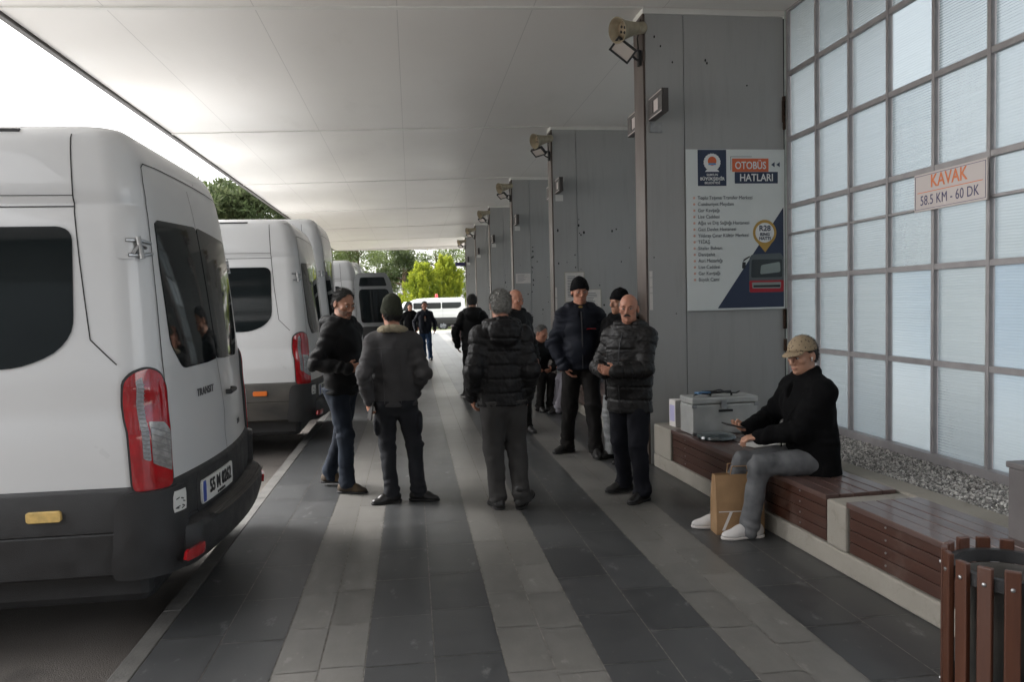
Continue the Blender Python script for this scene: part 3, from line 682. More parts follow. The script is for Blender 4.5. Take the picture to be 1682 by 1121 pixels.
def make_tree(kind, loc, h, w, label, seed, n=7000, group='trees beyond the platform', name=None):
    rng = np.random.default_rng(seed); root = tag(empty(name or {'thuja':'conifer_bush','pine':'pine_tree','broad':'tree'}[kind], loc), label, 'tree', group)
    m = MB(); th = h*(.35 if kind == 'thuja' else .8)
    m.tube([(0,0,-.1),(.04*h*.1,0,th*.4),(-.03*h*.1,.02*h,th)], [h*.025, h*.018, h*.006], 8); pts = []; dirs = []; tn = []
    if kind == 'thuja':
        for _ in range(150):
            z = rng.random()**.75; a = rng.uniform(0, 2*math.pi); rad = w*(1-z**1.6)**.8*rng.uniform(.55, 1.0)*(.9+.2*math.sin(3*a+seed))
            c = np.array([rad*math.cos(a), rad*math.sin(a), h*(.03+.80*z)]); k = n//150; L = h*rng.uniform(.10, .19); t0 = rng.uniform(.1, .75)
            q = rng.random((k,1)); out = np.array([math.cos(a), math.sin(a), 0])*.45 + np.array([0, 0, 1.])
            p = c + out*L*q + rng.normal(size=(k,3))*w*.085*(1.1-q); pts.append(p); d = out + rng.normal(size=(k,3))*.45; dirs.append(d); tn.append(t0*.6+.35*q[:,0]+rng.normal(size=k)*.13)
    else:
        nl = 16 if kind == 'pine' else 13
        for i in range(nl):
            z0 = h*(rng.uniform(.30, .92)); a = i*2.4+rng.uniform(-.4,.4); L = w*(1-(z0/h-.45)**2*1.5)*rng.uniform(.6,1.05)
            e = np.array([L*math.cos(a), L*math.sin(a), z0+L*(rng.uniform(.05,.3) if kind == 'pine' else rng.uniform(.2,.6))])
            m.tube([(0,0,z0*.9),(e[0]*.5,e[1]*.5,z0*.9+(e[2]-z0*.9)*.4),tuple(e)], [h*.010, h*.007, h*.002], 5)
            for c_ in range(6 if kind == 'pine' else 7):
                f = rng.uniform(.35, 1.05); c = np.array([0,0,z0*.9])*(1-f)+e*f+rng.normal(size=3)*w*.13; r = w*rng.uniform(.12,.24); k = n//(nl*6); t0 = rng.uniform(.05,.8)
                d = rng.normal(size=(k,3)); d /= np.linalg.norm(d, axis=1, keepdims=True); q = rng.random((k,1))**.4
                p = c+d*q*r*np.array([1.25,1.25,.7 if kind == 'pine' else .85]); pts.append(p); dd = d+np.array([0,0,.3])+rng.normal(size=(k,3))*.5; dirs.append(dd); tn.append(t0*.55+.25*(d[:,2]*.5+.5)+rng.normal(size=k)*.12+.1)
    m.build('trunk', M_BARK, root, smooth=True)
    p = np.concatenate(pts); d = np.concatenate(dirs); d /= np.linalg.norm(d, axis=1, keepdims=True)
    leaves('crown', p, d, h*(.020 if kind != 'thuja' else .026), {'thuja':L_THUJA,'pine':L_PINE,'broad':L_MID}[kind], root, rng, np.concatenate(tn))
    return root
make_tree('thuja', (.85, 58.5, -.1), 5.0, 2.25, 'bright yellow green conifer bush, the left and wider of the two behind the minibus', 1, 19000, 'yellow conifers behind the minibus')
make_tree('thuja', (2.75, 59.5, -.1), 5.6, 1.7, 'bright yellow green conifer bush with a pointed tip, nearest the last fin wall', 2, 16000, 'yellow conifers behind the minibus')
make_tree('pine', (-12.4, 58, -.1), 12.8, 4.6, 'tall pine with reddish limbs seen over the van roofs at the canopy edge', 3, 30000)
make_tree('pine', (-9.0, 66, -.1), 11.0, 3.8, 'dark pine beside the tall pine, mostly behind the taller van', 14, 9000)
make_tree('pine', (-.6, 66, -.1), 9.2, 2.5, 'dark green pine rising behind the left yellow conifer bush', 4, 9000)
for i, (x, y, h, w, lb) in enumerate([(-4.6, 70, 8.0, 3.2, 'mid green bushy tree above the open grey door'), (-8.4, 78, 8.6, 3.6, 'green tree far behind the taller van'), (-2.5, 80, 8.4, 3.4, 'far green tree between the dark pine and the bushy one'),
        (2.6, 76, 8.2, 3.2, 'green tree whose top shows between the two yellow conifer bushes'), (6.5, 72, 7.2, 2.8, 'green tree partly hidden by the last fin wall'), (-19., 72, 11, 4.5, 'broad green tree left of the tall pine, mostly behind vans'), (-26., 80, 11, 5, 'broad green tree farthest left, behind the vans'), (11, 80, 9, 4, 'broad green tree hidden past the fin walls')]):
    make_tree('broad', (x, y, -.1), h, w, lb, 20+i, 6000)
# ------------------------------------------------------------------ benches, low wall, gravel bed
def wood_mat(name, c0, c1, rough, grain=(1, 1, 1)):
    m = mat(name, c0, rough, coat=.25); t, pb = nodes_of(m)
    oc = objco(t, grain); k = mix_rgb(t, noise_out(t, 5, 9, oc, .65), c0, c1)
    at = t.nodes.new('ShaderNodeObjectInfo')
    wear = ramp(t, noise_out(t, 2.2, 7, objco(t), .7), .56, .72); k = mix_rgb(t, mth(t, 'MULTIPLY', wear, .45), k, (.16, .12, .10))
    t.links.new(k, pb.inputs['Base Color'])
    bp = t.nodes.new('ShaderNodeBump'); bp.inputs['Strength'].default_value = .25; bp.inputs['Distance'].default_value = .004
    t.links.new(noise_out(t, 9, 8, oc), bp.inputs['Height']); t.links.new(bp.outputs[0], pb.inputs['Normal'])
    mr = t.nodes.new('ShaderNodeMapRange'); mr.inputs['To Min'].default_value = rough-.12; mr.inputs['To Max'].default_value = rough+.15
    t.links.new(noise_out(t, 3, 6, objco(t)), mr.inputs[0]); t.links.new(mr.outputs[0], pb.inputs['Roughness'])
    return m
M_WOOD = wood_mat('stained_wood', (.030, .0102, .0058), (.070, .023, .012), .46, (7, .55, 7))
M_WOOD_TOP = wood_mat('worn_bench_wood', (.062, .033, .027), (.130, .080, .069), .36, (7, .55, 7))
M_WOOD_V = wood_mat('bin_slat_wood', (.034, .0095, .004), (.098, .029, .010), .55, (8, 8, .6))
BA = math.atan(.045)
def bx(y): return 2.30 + (6.6 - y)*.045        # front line of the benches
def bench(label, ya, yb, top=.425):
    """local x runs back from the front face, local y along the bench towards its far end"""
    root = tag(empty('wooden_bench', (bx(ya), ya, 0), BA), label, 'bench', 'wooden benches along the low wall')
    L = (yb-ya)/math.cos(BA); rb = random.Random(int(ya*100))
    for k in range(4):
        z0 = .135+.068*k; m = MB(); m.box((rb.uniform(-.001, .0015), .002, z0+.0022), (.024, L-.002, z0+.0658)); m.build('front_board', M_WOOD, root, bevel=.003)
    for k in range(5):
        x0 = -.014+.094*k; m = MB(); m.box((x0+.003, -.012, top-.032), (x0+.091, L+.012, top+rb.uniform(-.0015, .0015))); m.build('seat_board', M_WOOD_TOP, root, bevel=.004)
    for y0 in (.0, L-.022):
        m = MB(); m.box((.0245, y0+.003, .137), (.45, y0+.022, top-.0335)); m.build('end_board', M_WOOD, root, bevel=.003)
    m = MB()
    for y in (L*.12, L*.5, L*.88):
        for k in range(4): m.lathe([(.007,-.002),(.0055,.0022),(.001,.003)], 8, Matrix.Translation((-.0015, y, .169+.068*k)) @ Matrix.Rotation(R(-90), 4, 'Y'))
    m.build('screw_head', M_STEEL, root)['kind'] = 'stuff'
    return root
bench('long dark wooden bench with the seated man and the metal toolbox on it', 4.19, 6.58, .42)
bench('nearer dark wooden bench standing between the concrete gap and the slatted litter bin', 1.35, 3.97, .425)
# low concrete wall that carries the benches: plinth in front, coping behind, upstand in the gap
lw = tag(empty('low_concrete_wall', (bx(1.0), 1.0, 0), BA), 'low pale concrete wall and plinth under and behind the wooden benches', 'wall')
Lw = (7.03-1.0)/math.cos(BA)
sy = lambda y: (y-1.0)/math.cos(BA)
m = MB(); m.box((-.012, 0, 0), (.10, Lw, .128)); m.build('plinth', M_CONC_PALE, lw, bevel=.012)
m = MB(); m.box((.478, 0, 0), (.66, Lw, .412)); m.build('coping', M_CONC_PALE, lw, bevel=.012)
m = MB(); m.box((-.012, sy(3.985), .1285), (.4775, sy(4.175), .40)); m.build('gap_upstand', M_CONC_PALE, lw, bevel=.014)
m = MB(); m.box((-.012, sy(6.60), .1285), (.4775, sy(7.02), .415)); m.build('end_upstand', M_CONC_PALE, lw, bevel=.014)
m = MB(); m.box((.1005, 0, .0), (.4775, Lw, .12)); m.build('core', M_CONC_PALE, lw)
# further benches past each fin wall, on the same kind of wall
for i in range(5):
    ya, yb = COLY[i]+.32, COLY[i+1]-.02
    r = tag(empty('low_concrete_wall', (2.34, ya, 0)), ['low concrete wall past the poster fin wall, with waiting people on its bench', 'low concrete wall between the second and third fin walls', 'low concrete wall between the third and fourth fin walls', 'low concrete wall between the fourth and fifth fin walls', 'low concrete wall before the last fin wall'][i], 'wall')
    MB().box((0, 0, 0), (.10, yb-ya, .128)).build('plinth', M_CONC_PALE, r, bevel=.01); MB().box((.48, 0, 0), (1.3, yb-ya, .40)).build('coping', M_CONC_PALE, r, bevel=.01)
    rb = tag(empty('wooden_bench', (2.352, ya+.3, 0)), ['dark wooden bench past the poster fin wall, seating two waiting men', 'dark wooden bench between the second and third fin walls', 'dark wooden bench between the third and fourth fin walls', 'dark wooden bench between the fourth and fifth fin walls', 'dark wooden bench before the last fin wall'][i], 'bench', 'wooden benches along the low wall')
    L = yb-ya-.6
    for k in range(4): MB().box((0, 0, .137+.068*k), (.024, L, .200+.068*k)).build('front_board', M_WOOD, rb, bevel=.003)
    for k in range(5): MB().box((-.011+.094*k, -.01, .39), (.077+.094*k, L+.01, .425)).build('seat_board', M_WOOD_TOP, rb, bevel=.004)
# gravel bed: thousands of chips on a sheet
M_GRAVEL = mat('gravel_stone', (.3, .3, .3), .85); t, pb = nodes_of(M_GRAVEL)
at = t.nodes.new('ShaderNodeAttribute'); at.attribute_name = 'tint'
cr = t.nodes.new('ShaderNodeValToRGB'); e = cr.color_ramp.elements; e[0].color = (.16, .155, .15, 1); e[1].color = (.70, .68, .65, 1); x = e.new(.45); x.color = (.36, .35, .335, 1)
t.links.new(at.outputs['Fac'], cr.inputs[0]); t.links.new(cr.outputs[0], pb.inputs['Base Color'])
def gravel():
    rng = np.random.default_rng(5); n = 24000
    base = np.array([(1,0,0),(-1,0,0),(0,1,0),(0,-1,0),(0,0,1),(0,0,-1)], float)
    fo = np.array([(0,2,4),(2,1,4),(1,3,4),(3,0,4),(2,0,5),(1,2,5),(3,1,5),(0,3,5)])
    y = rng.uniform(1.2, 7.06, n); xl = 2.30+(6.6-y)*.045+.665; x = xl + (3.66-xl)*rng.random(n)
    s = rng.uniform(.006, .0135, (n,1,1)); sc = rng.uniform(.55, 1.25, (n,1,3)); rot = rng.normal(size=(n,3,3)); q, _ = np.linalg.qr(rot)
    v = np.einsum('nij,nkj->nki', q, base[None]*sc*s*rng.uniform(.75, 1.2, (n,6,1))) + np.stack([x, y, .372+rng.uniform(0, .022, n)], 1)[:,None,:]
    f = (fo[None]+(np.arange(n)*6)[:,None,None]).reshape(-1, 3)
    me = bpy.data.meshes.new('gravel'); me.from_pydata([(1.0e-3+2.9, 1.2, .374),(3.66, 1.2, .374),(3.66, 7.06, .374),(2.9, 7.06, .374)] + v.reshape(-1,3).tolist(), [], [(0,1,2,3)] + (f+4).tolist())
    a = me.attributes.new('tint', 'FLOAT', 'FACE'); a.data.foreach_set('value', np.concatenate([[.2], np.repeat(rng.random(n)**1.2, 8)]))
    tag(link_mesh('gravel', me, M_GRAVEL), 'bed of pale grey gravel chips between the low wall and the translucent wall', 'gravel', kind='stuff')
gravel()

# ------------------------------------------------------------------ litter bin, grey cabinet
def litter_bin(x, y):
    root = tag(empty('litter_bin', (x, y, 0)), 'round litter bin of upright brown wooden slats on a black steel ring frame', 'bin')
    n = 16; r = .205
    for k in range(n):
        a = 2*math.pi*k/n+.12; M = Matrix.Rotation(a, 4, 'Z') @ Matrix.Translation((r, 0, 0)); h = .655+.004*math.sin(k*2.1)
        m = MB(); m.box((-.010, -.024, .045), (.011, .024, h), 0, M); m.build('slat', M_WOOD_V, root, bevel=.004)
        m = MB()
        for z in (.595, .15): m.lathe([(.008,0),(.007,.004),(.002,.006)], 8, M @ Matrix.Translation((.011, 0, z)) @ Matrix.Rotation(R(90), 4, 'Y'))
        m.build('bolt', M_STEEL, root)
    for z in (.57, .14): MB().lathe([(r-.034,z),(r-.011,z),(r-.011,z+.045),(r-.034,z+.045)], 40, closed=True).build('steel_ring', M_PLAS, root, smooth=True, ang=30)
    m = MB(); m.lathe([(.135,.06),(.150,.535),(.158,.56),(.158,.572),(.150,.574),(.143,.56),(.128,.07)], 40, closed=True); m.lathe([(0.001,.062),(.135,.061),(.134,.075),(.001,.076)], 40); m.build('bucket', M_PLAS_D, root, smooth=True, ang=30)
    MB().lathe([(.001,.0),(.19,.0),(.19,.04),(.001,.04)], 32).build('base_plate', M_PLAS, root, bevel=.004)
    return root
litter_bin(2.105, 2.44)
M_GREYBOX = mat('grey_enamel', (.13, .12, .12), .5, var=.12, vscale=5, bump=.1, bscale=50)
gb = tag(empty('metal_cabinet', (2.80, 3.02, .374)), 'plain grey metal box with a flat lid on the gravel behind the nearer bench', 'cabinet')
MB().box((0, -.02, 0), (.42, .24, .385)).build('case', M_GREYBOX, gb, bevel=.006); MB().box((-.008, -.03, .3855), (.43, .25, .415)).build('lid', M_GREYBOX, gb, bevel=.006)

# ------------------------------------------------------------------ toolbox and things on the bench
M_ALU = mat('scuffed_aluminium', (.46, .465, .455), .42, metal=.35, var=.14, vscale=6, rvar=.12, bump=.12, bscale=18)
M_STRAP = mat('black_strap', (.02, .02, .022), .8)
def toolbox(loc, rz):
    root = tag(empty('toolbox', loc, rz), 'scuffed silver metal toolbox with a clasp on the far end of the bench', 'toolbox')
    MB().box((-.30, -.14, .0), (.30, .14, .262)).build('case', M_ALU, root, bevel=.012); MB().box((-.304, -.144, .266), (.304, .144, .322)).build('lid', M_ALU, root, bevel=.012)
    m = MB(); m.cbox((-.02, -.150, .262), (.05, .012, .075)); m.tube([(-.045,-.158,.235),(-.045,-.168,.225),(.01,-.168,.225),(.01,-.158,.235)], .006, 6); m.build('clasp', M_STEEL, root, bevel=.003)
    m = MB(); m.cbox((-.0, -.147, .205), (.13, .008, .02)); m.build('name_plate', M_INK, root, bevel=.002)
    m = MB(); m.tube([(-.10,-.05,.325),(-.09,-.05,.352),(.09,-.05,.358),(.10,-.05,.325)], .011, 8); m.build('carry_handle', M_PLAS, root, smooth=True)
    for x in (-.285, .285):
        for z in (.012, .25): MB().cbox((x, -.141, z), (.045, .012, .03)).build('corner_guard', M_STEEL, root, bevel=.004)
    MB().cbox((.13, -.1435, .045), (.34, .004, .05)).build('lower_band', M_ALU, root, bevel=.001)
    return root
toolbox((2.655, 6.38, .423), R(2))
m = MB(); rs = random.Random(8)
pts = [(-.24,-.03,.0),(-.20,-.06,.018),(-.12,-.08,.010),(-.02,-.05,.030),(.05,-.02,.022),(.03,.04,.034),(-.06,.05,.018),(-.14,.02,.028),(-.08,-.04,.034),(.06,-.06,.016),(.15,-.03,.01),(.20,.03,.014)]
m.tube(pts, .011, 6, flat=.5); o = m.build('strap', M_STRAP, smooth=True); o.location = (2.65, 6.36, .757); tag(o, 'tangled black strap lying on the lid of the metal toolbox', 'strap')
m = MB(); m.cbox((0,0,.009), (.13,.07,.018)); o = m.build('gauge_tool', mat('blue_plastic', (.06,.16,.30), .4), bevel=.005); o.location = (2.49, 6.33, .770); o.rotation_euler = (0,0,.3); tag(o, 'small blue plastic tool beside the strap on the toolbox lid', 'tool')
M_CARD = mat('white_card', (.68, .65, .62), .7, var=.06, vscale=9)
cb = tag(empty('carton', (2.43, 6.80, .416), R(8)), 'upright pale carton beside the toolbox on the end of the low wall', 'carton')
MB().box((-.055, -.06, 0), (.055, .06, .245)).build('box', M_CARD, cb, bevel=.003); MB().box((-.0565, -.045, .05), (-.0552, .045, .20)).build('printed_panel', mat('lilac_print', (.42, .40, .62), .6), cb)
MB().box((-.0545, -.0595, .2455), (.0545, .0595, .2485)).build('flap', M_CARD, cb)
M_SMOKE = mat('smoked_lid', (.035, .05, .055), .15, coat=.6, rvar=.05)
m = MB(); m.lathe([(.001,.0),(.15,.0),(.162,.012),(.155,.030),(.10,.046),(.03,.052),(.001,.053)], 36); o = m.build('serving_lid', M_SMOKE, smooth=True, ang=40); o.location = (2.50, 6.06, .424); tag(o, 'dark smoky round lid lying flat on the bench before the toolbox', 'lid')
m = MB(); m.box((-.13, -.09, 0), (.13, .09, .006)); o = m.build('paper_sheet', M_CARD, bevel=.001); o.location = (2.71, 5.72, .424); o.rotation_euler = (0, 0, .35); tag(o, 'white sheet of paper on the bench between the toolbox and the seated man', 'paper')

# ------------------------------------------------------------------ route poster
FACEM = Matrix(((1,0,0),(0,0,-1),(0,1,0))).transposed()     # text plane -> facing -y
def face(x, y, z):
    M = Matrix(((1,0,0,x),(0,0,-1,y),(0,1,0,z),(0,0,0,1))); return M
M_PAPER = mat('poster_white', (.74, .775, .77), .35, var=.03)
M_NAVY = mat('poster_navy', (.020, .032, .075), .35)
M_POSTOR = mat('poster_orange', (.72, .15, .055), .4)
M_PALEOR = mat('poster_pale_orange', (.70, .42, .33), .5)
M_GOLD = mat('poster_gold', (.50, .31, .07), .4)
M_PTEXT = mat('poster_text_grey', (.10, .11, .135), .5)
M_PWHITE = mat('poster_pure_white', (.82, .83, .83), .35)
M_BUSRED = mat('poster_red', (.42, .015, .03), .4)
M_BUSGREY = mat('poster_bus_grey', (.10, .12, .13), .4)
M_BUSLIGHT = mat('poster_bus_light', (.28, .33, .32), .4)
po = tag(empty('route_poster', (2.645, 7.088, 1.482)), 'large white bus route poster headed OTOBÜS HATLARI with a red bus', 'poster')
PW, PH = 1.0, 1.55
def flat(name, poly, m, lay, parent=po, r=0.):
    pl = [(p.x, p.y) for p in round_poly(poly, r, 6)] if r else poly
    return MB().prism([(x, -.008-.0012*lay, z) for x, z in pl], (0, .0012, 0)).build(name, m, parent)
def circ(cx, cz, r, n=36): return [(cx+r*math.cos(2*math.pi*k/n), cz+r*math.sin(2*math.pi*k/n)) for k in range(n)]
MB().box((0, -.008, 0), (PW, 0, PH)).build('board', M_PAPER, po, bevel=.001)
flat('navy_corner', [(.305,.018),(.985,.018),(.985,.99)], M_NAVY, 1)
flat('crest_panel', [(.118,1.20),(.405,1.20),(.405,1.545),(.118,1.545)], M_NAVY, 1)
flat('crest_ring', [(.262+.082*math.cos(a)*(1+.05*(k%2)), 1.425+.082*math.sin(a)*(1+.05*(k%2))) for k, a in enumerate([2*math.pi*q/40 for q in range(40)])], M_PWHITE, 2)
flat('crest_sun', circ(.262, 1.437, .043), M_POSTOR, 3)
flat('crest_water', [(.222,1.400),(.302,1.400),(.296,1.418),(.228,1.418)], mat('crest_blue', (.12,.30,.55), .4), 4)
flat('crest_ribbon', [(.190,1.335),(.334,1.335),(.320,1.352),(.295,1.365),(.229,1.365),(.204,1.352)], M_PWHITE, 3)
def ptext(name, body, x, z, size, m, align='LEFT', bold=0., sx=1., lay=4):
    o = text(name, body, size, m, face(x, -.008-.0012*lay, z), None, align, bold, .0004, sx); o.parent = po; return o
ptext('crest_text', 'SAMSUN', .262, 1.305, .030, M_PWHITE, 'CENTER', .0005); ptext('crest_text', 'BÜYÜKŞEHİR', .262, 1.266, .040, M_PWHITE, 'CENTER', .0012); ptext('crest_text', 'BELEDİYESİ', .262, 1.228, .030, M_PWHITE, 'CENTER', .0005)
flat('title_band', [(.465,1.335),(.835,1.335),(.835,1.462),(.465,1.462)], M_POSTOR, 1)
flat('title_band', [(.490,1.222),(.930,1.222),(.930,1.333),(.490,1.333)], M_NAVY, 1)
flat('title_rule', [(.448,1.478),(.665,1.478),(.665,1.482),(.448,1.482)], M_PTEXT, 1); flat('title_rule', [(.448,1.35),(.452,1.35),(.452,1.482),(.448,1.482)], M_PTEXT, 2)
ptext('title_text', 'OTOBÜS', .65, 1.392, .100, M_PWHITE, 'CENTER', .0016, .80); ptext('title_text', 'HATLARI', .71, 1.275, .098, M_PWHITE, 'CENTER', .0016, .88)
for x in (.862, .915): flat('arrow', [(x,1.403),(x+.036,1.379),(x+.036,1.428)], M_NAVY, 1)
for k, sname in enumerate(['Toplu Taşıma Transfer Merkezi', 'Cumhuriyet Meydanı', 'Gar Kavşağı', 'Lise Caddesi', 'Ağız ve Diş Sağlığı Hastanesi', 'Gazi Devlet Hastanesi', 'Yıldıray Çınar Kültür Merkezi', 'TEİAŞ', 'Siteler Bulvarı', 'Danişehit', 'Asri Mezarlığı', 'Lise Caddesi', 'Gar Kavşağı', 'Büyük Cami']):
    z = 1.085-.0605*k
    flat('stop_marker', circ(.078, z, .012, 12), M_PALEOR, 1); ptext('stop_name', sname, .112, z,   .047, M_PTEXT, 'LEFT', .0, .92)
pin = [(.79+.12*math.cos(a), .745+.125*math.sin(a)) for a in [R(-52+ (284)*k/30) for k in range(31)]] + [(.795,.555)]
flat('pin', pin, M_GOLD, 3); flat('pin_disc', circ(.79, .745, .096), M_PWHITE, 4)
ptext('pin_text', 'R28', .79, .785, .075, M_NAVY, 'CENTER', .0012, 1, 6); ptext('pin_text', 'RING', .79, .728, .042, M_NAVY, 'CENTER', .001, 1, 6); ptext('pin_text', 'HATTI', .79, .688, .042, M_NAVY, 'CENTER', .001, 1, 6)
flat('bus_body', [(.625,.165),(.975,.165),(.985,.21),(.985,.50),(.955,.545),(.655,.535),(.632,.50)], M_BUSGREY, 2, r=.02)
flat('bus_glass', [(.648,.31),(.968,.31),(.968,.485),(.655,.485)], mat('poster_bus_glass', (.035,.045,.05), .2), 3, r=.02)
flat('bus_glint', [(.74,.34),(.95,.36),(.945,.46),(.75,.43)], M_BUSLIGHT, 4, r=.02); flat('bus_bumper', [(.632,.165),(.982,.165),(.985,.28),(.628,.28)], M_BUSRED, 3, r=.015)
flat('bus_grille', [(.66,.205),(.95,.20),(.955,.262),(.655,.262)], M_BUSLIGHT, 4, r=.01); flat('bus_sill', [(.67,.215),(.945,.213),(.945,.235),(.67,.235)], M_INK, 5)
flat('bus_mirror', [(.555,.40),(.59,.40),(.595,.46),(.56,.465)], M_INK, 2, r=.01); flat('bus_mirror_arm', [(.565,.465),(.635,.51),(.635,.522),(.572,.487)], M_INK, 3)

# ------------------------------------------------------------------ other signs and notices
def xface(x, y, z): return Matrix(((0,0,-1,x),(-1,0,0,y),(0,1,0,z),(0,0,0,1)))     # text plane facing -x
M_SIGN = mat('sign_white', (.56, .50, .485), .4, var=.03); M_SIGNB = mat('sign_navy', (.045, .035, .12), .4); M_SIGNO = mat('sign_orange', (.68, .17, .035), .4)
kv = tag(empty('destination_sign', (3.632, 4.765, 2.315)), 'white panel reading KAVAK 58.5 KM - 60 DK hung on the translucent wall', 'sign')
MB().box((-.006, -.352, -.133), (.006, .352, .133)).build('panel', M_SIGN, kv, bevel=.003)
m = MB(); 
for a, c in (((-.337,-.119),(.337,-.116)), ((-.337,.116),(.337,.119)), ((-.340,-.119),(-.337,.119)), ((.337,-.119),(.340,.119))): m.box((-.0078, a[0], a[1]), (-.0062, c[0], c[1]))
m.build('border', M_SIGNB, kv)
MB().box((-.0078, -.315, -.004), (-.0062, .315, .001)).build('rule', M_SIGNO, kv)
o = text('lettering', 'KAVAK', .125, M_SIGNO, xface(-.0075, 0, .063), None, 'CENTER', .0018, .0006, .88); o.parent = kv
o = text('lettering', '58.5 KM - 60 DK', .098, M_SIGNB, xface(-.0075, 0, -.062), None, 'CENTER', 0., .0006, .80, 1.04); o.parent = kv
for y in (-.2, .2): MB().box((.0065, y-.012, -.1), (.022, y+.012, .1)).build('bracket', M_STEEL, kv)
def notice(label, x, y, z, w, h, kind, lines=10):
    root = tag(empty('paper_notice', (x, y, z)), label, 'notice')
    MB().box((0, -.006, 0), (w, 0, h)).build('sheet', M_CARD, root)
    if kind == 'framed':
        m = MB(); 
        for lo, hi in (((-.012,-.012),(w+.012,-.001)), ((-.012,h+.001),(w+.012,h+.012)), ((-.012,-.001),(-.001,h+.001)), ((w+.001,-.001),(w+.012,h+.001))): m.box((lo[0], -.010, lo[1]), (hi[0], 0, hi[1]))
        m.build('frame', mat('cream_frame', (.42,.40,.32), .5) if 'cream_frame' not in bpy.data.materials else bpy.data.materials['cream_frame'], root)
    m = MB(); rr = random.Random(lines)
    for k in range(lines): m.box((w*.12, -.0070, h*(.86-.75*k/lines)), (w*rr.uniform(.5, .88), -.0061, h*(.86-.75*k/lines)+h*.02))
    o = m.build('print', M_PTEXT, root); o['kind'] = 'stuff'
    return root
Y2 = COLY[1]
notice('taller framed cream notice on the second fin wall, behind the black beanie head', 2.43, Y2+.002, 1.60, .30, .46, 'framed', 14)
notice('lower framed cream notice on the second fin wall, right of the taller one', 2.75, Y2+.002, 1.36, .25, .42, 'framed', 12)
notice('white landscape paper notice on the third fin wall', 2.30, COLY[2]+.0, 2.03, .33, .215, 'plain', 7)
notice('small white paper strip on the last fin wall', 2.32, COLY[5]+.0, 1.36, .12, .34, 'plain', 8)
st = tag(empty('sticker_strip', (2.272, 7.098, 1.50)), 'narrow white sticker strip on the edge of the poster fin wall', 'sticker')
for k, (a, h) in enumerate(((0,.16),(.165,.05),(.22,.09),(.315,.06))): MB().box((.002, -.002, a), (.032, .0, a+h)).build('label', M_CARD, st)
st2 = tag(empty('sticker_strip', (2.262, Y2-.002, 1.46)), 'narrow white sticker strip on the edge of the second fin wall', 'sticker')
for k, (a, h) in enumerate(((0,.2),(.21,.16))): MB().box((.002, -.002, a), (.03, .0, a+h)).build('label', M_CARD, st2)

# ------------------------------------------------------------------ horn speakers, floodlights, box lamps on the fins
M_HORN = mat('aged_cream_plastic', (.40, .345, .25), .5, var=.25, vscale=9)
M_HORN_IN = mat('stained_horn_mouth', (.24, .185, .12), .6, var=.4, vscale=14)
M_LAMPG = mat('lamp_glass', (.55, .50, .46), .25)
def horn(i, x, y):
    root = tag(empty('horn_loudspeaker', (x, y, 4.17)), ['cream horn loudspeaker at the top of the poster fin wall', 'cream horn loudspeaker at the top of the second fin wall', 'cream horn loudspeaker at the top of the third fin wall', 'cream horn loudspeaker at the top of the fourth fin wall', 'cream horn loudspeaker at the top of the fifth fin wall', 'cream horn loudspeaker at the top of the last fin wall'][i], 'loudspeaker', 'horn loudspeakers on the fin walls')
    d = Vector((-.88, -.42, -.24)).normalized(); Mr = d.to_track_quat('Z', 'Y').to_matrix().to_4x4(); Mr.translation = Vector((-.01, -.02, 0))
    MB().lathe([(.040,.04),(.058,.07),(.070,.15),(.088,.23),(.112,.295),(.118,.31),(.114,.312),(.104,.295),(.080,.23),(.060,.16),(.045,.13)], 28, Mr, closed=True).build('bell', M_HORN, root, smooth=True, ang=50)
    MB().lathe([(.001,.17),(.058,.172),(.066,.19),(.078,.225),(.001,.235)], 24, Mr).build('grille', M_HORN_IN, root, smooth=True)
    m = MB()
    for k in range(4):
        a = k*1.57+.4; m.lathe([(.001,.236),(.014,.236),(.012,.239),(.001,.24)], 10, Mr @ Matrix.Translation((.032*math.cos(a), .032*math.sin(a), 0)))
    m.build('mouth_slot', M_BLACK, root)
    MB().lathe([(.001,-.03),(.05,-.03),(.056,-.02),(.056,.06),(.042,.075),(.001,.076)], 24, Mr).build('driver', M_HORN, root, smooth=True, ang=40)
    m = MB(); m.tube([(-.02,-.03,.0),(.0,.0,.03),(.0,.03,.05)], .016, 8); m.cbox((-.012,.05,.03), (.012,.10,.12)); m.build('bracket', M_BROWN, root)
    m = MB(); m.tube([(-.02,.02,-.02),(-.035,.03,-.08),(-.022,.05,-.16),(-.02,.06,-.32)], .007, 6); m.build('cable', M_STRAP, root, smooth=True)
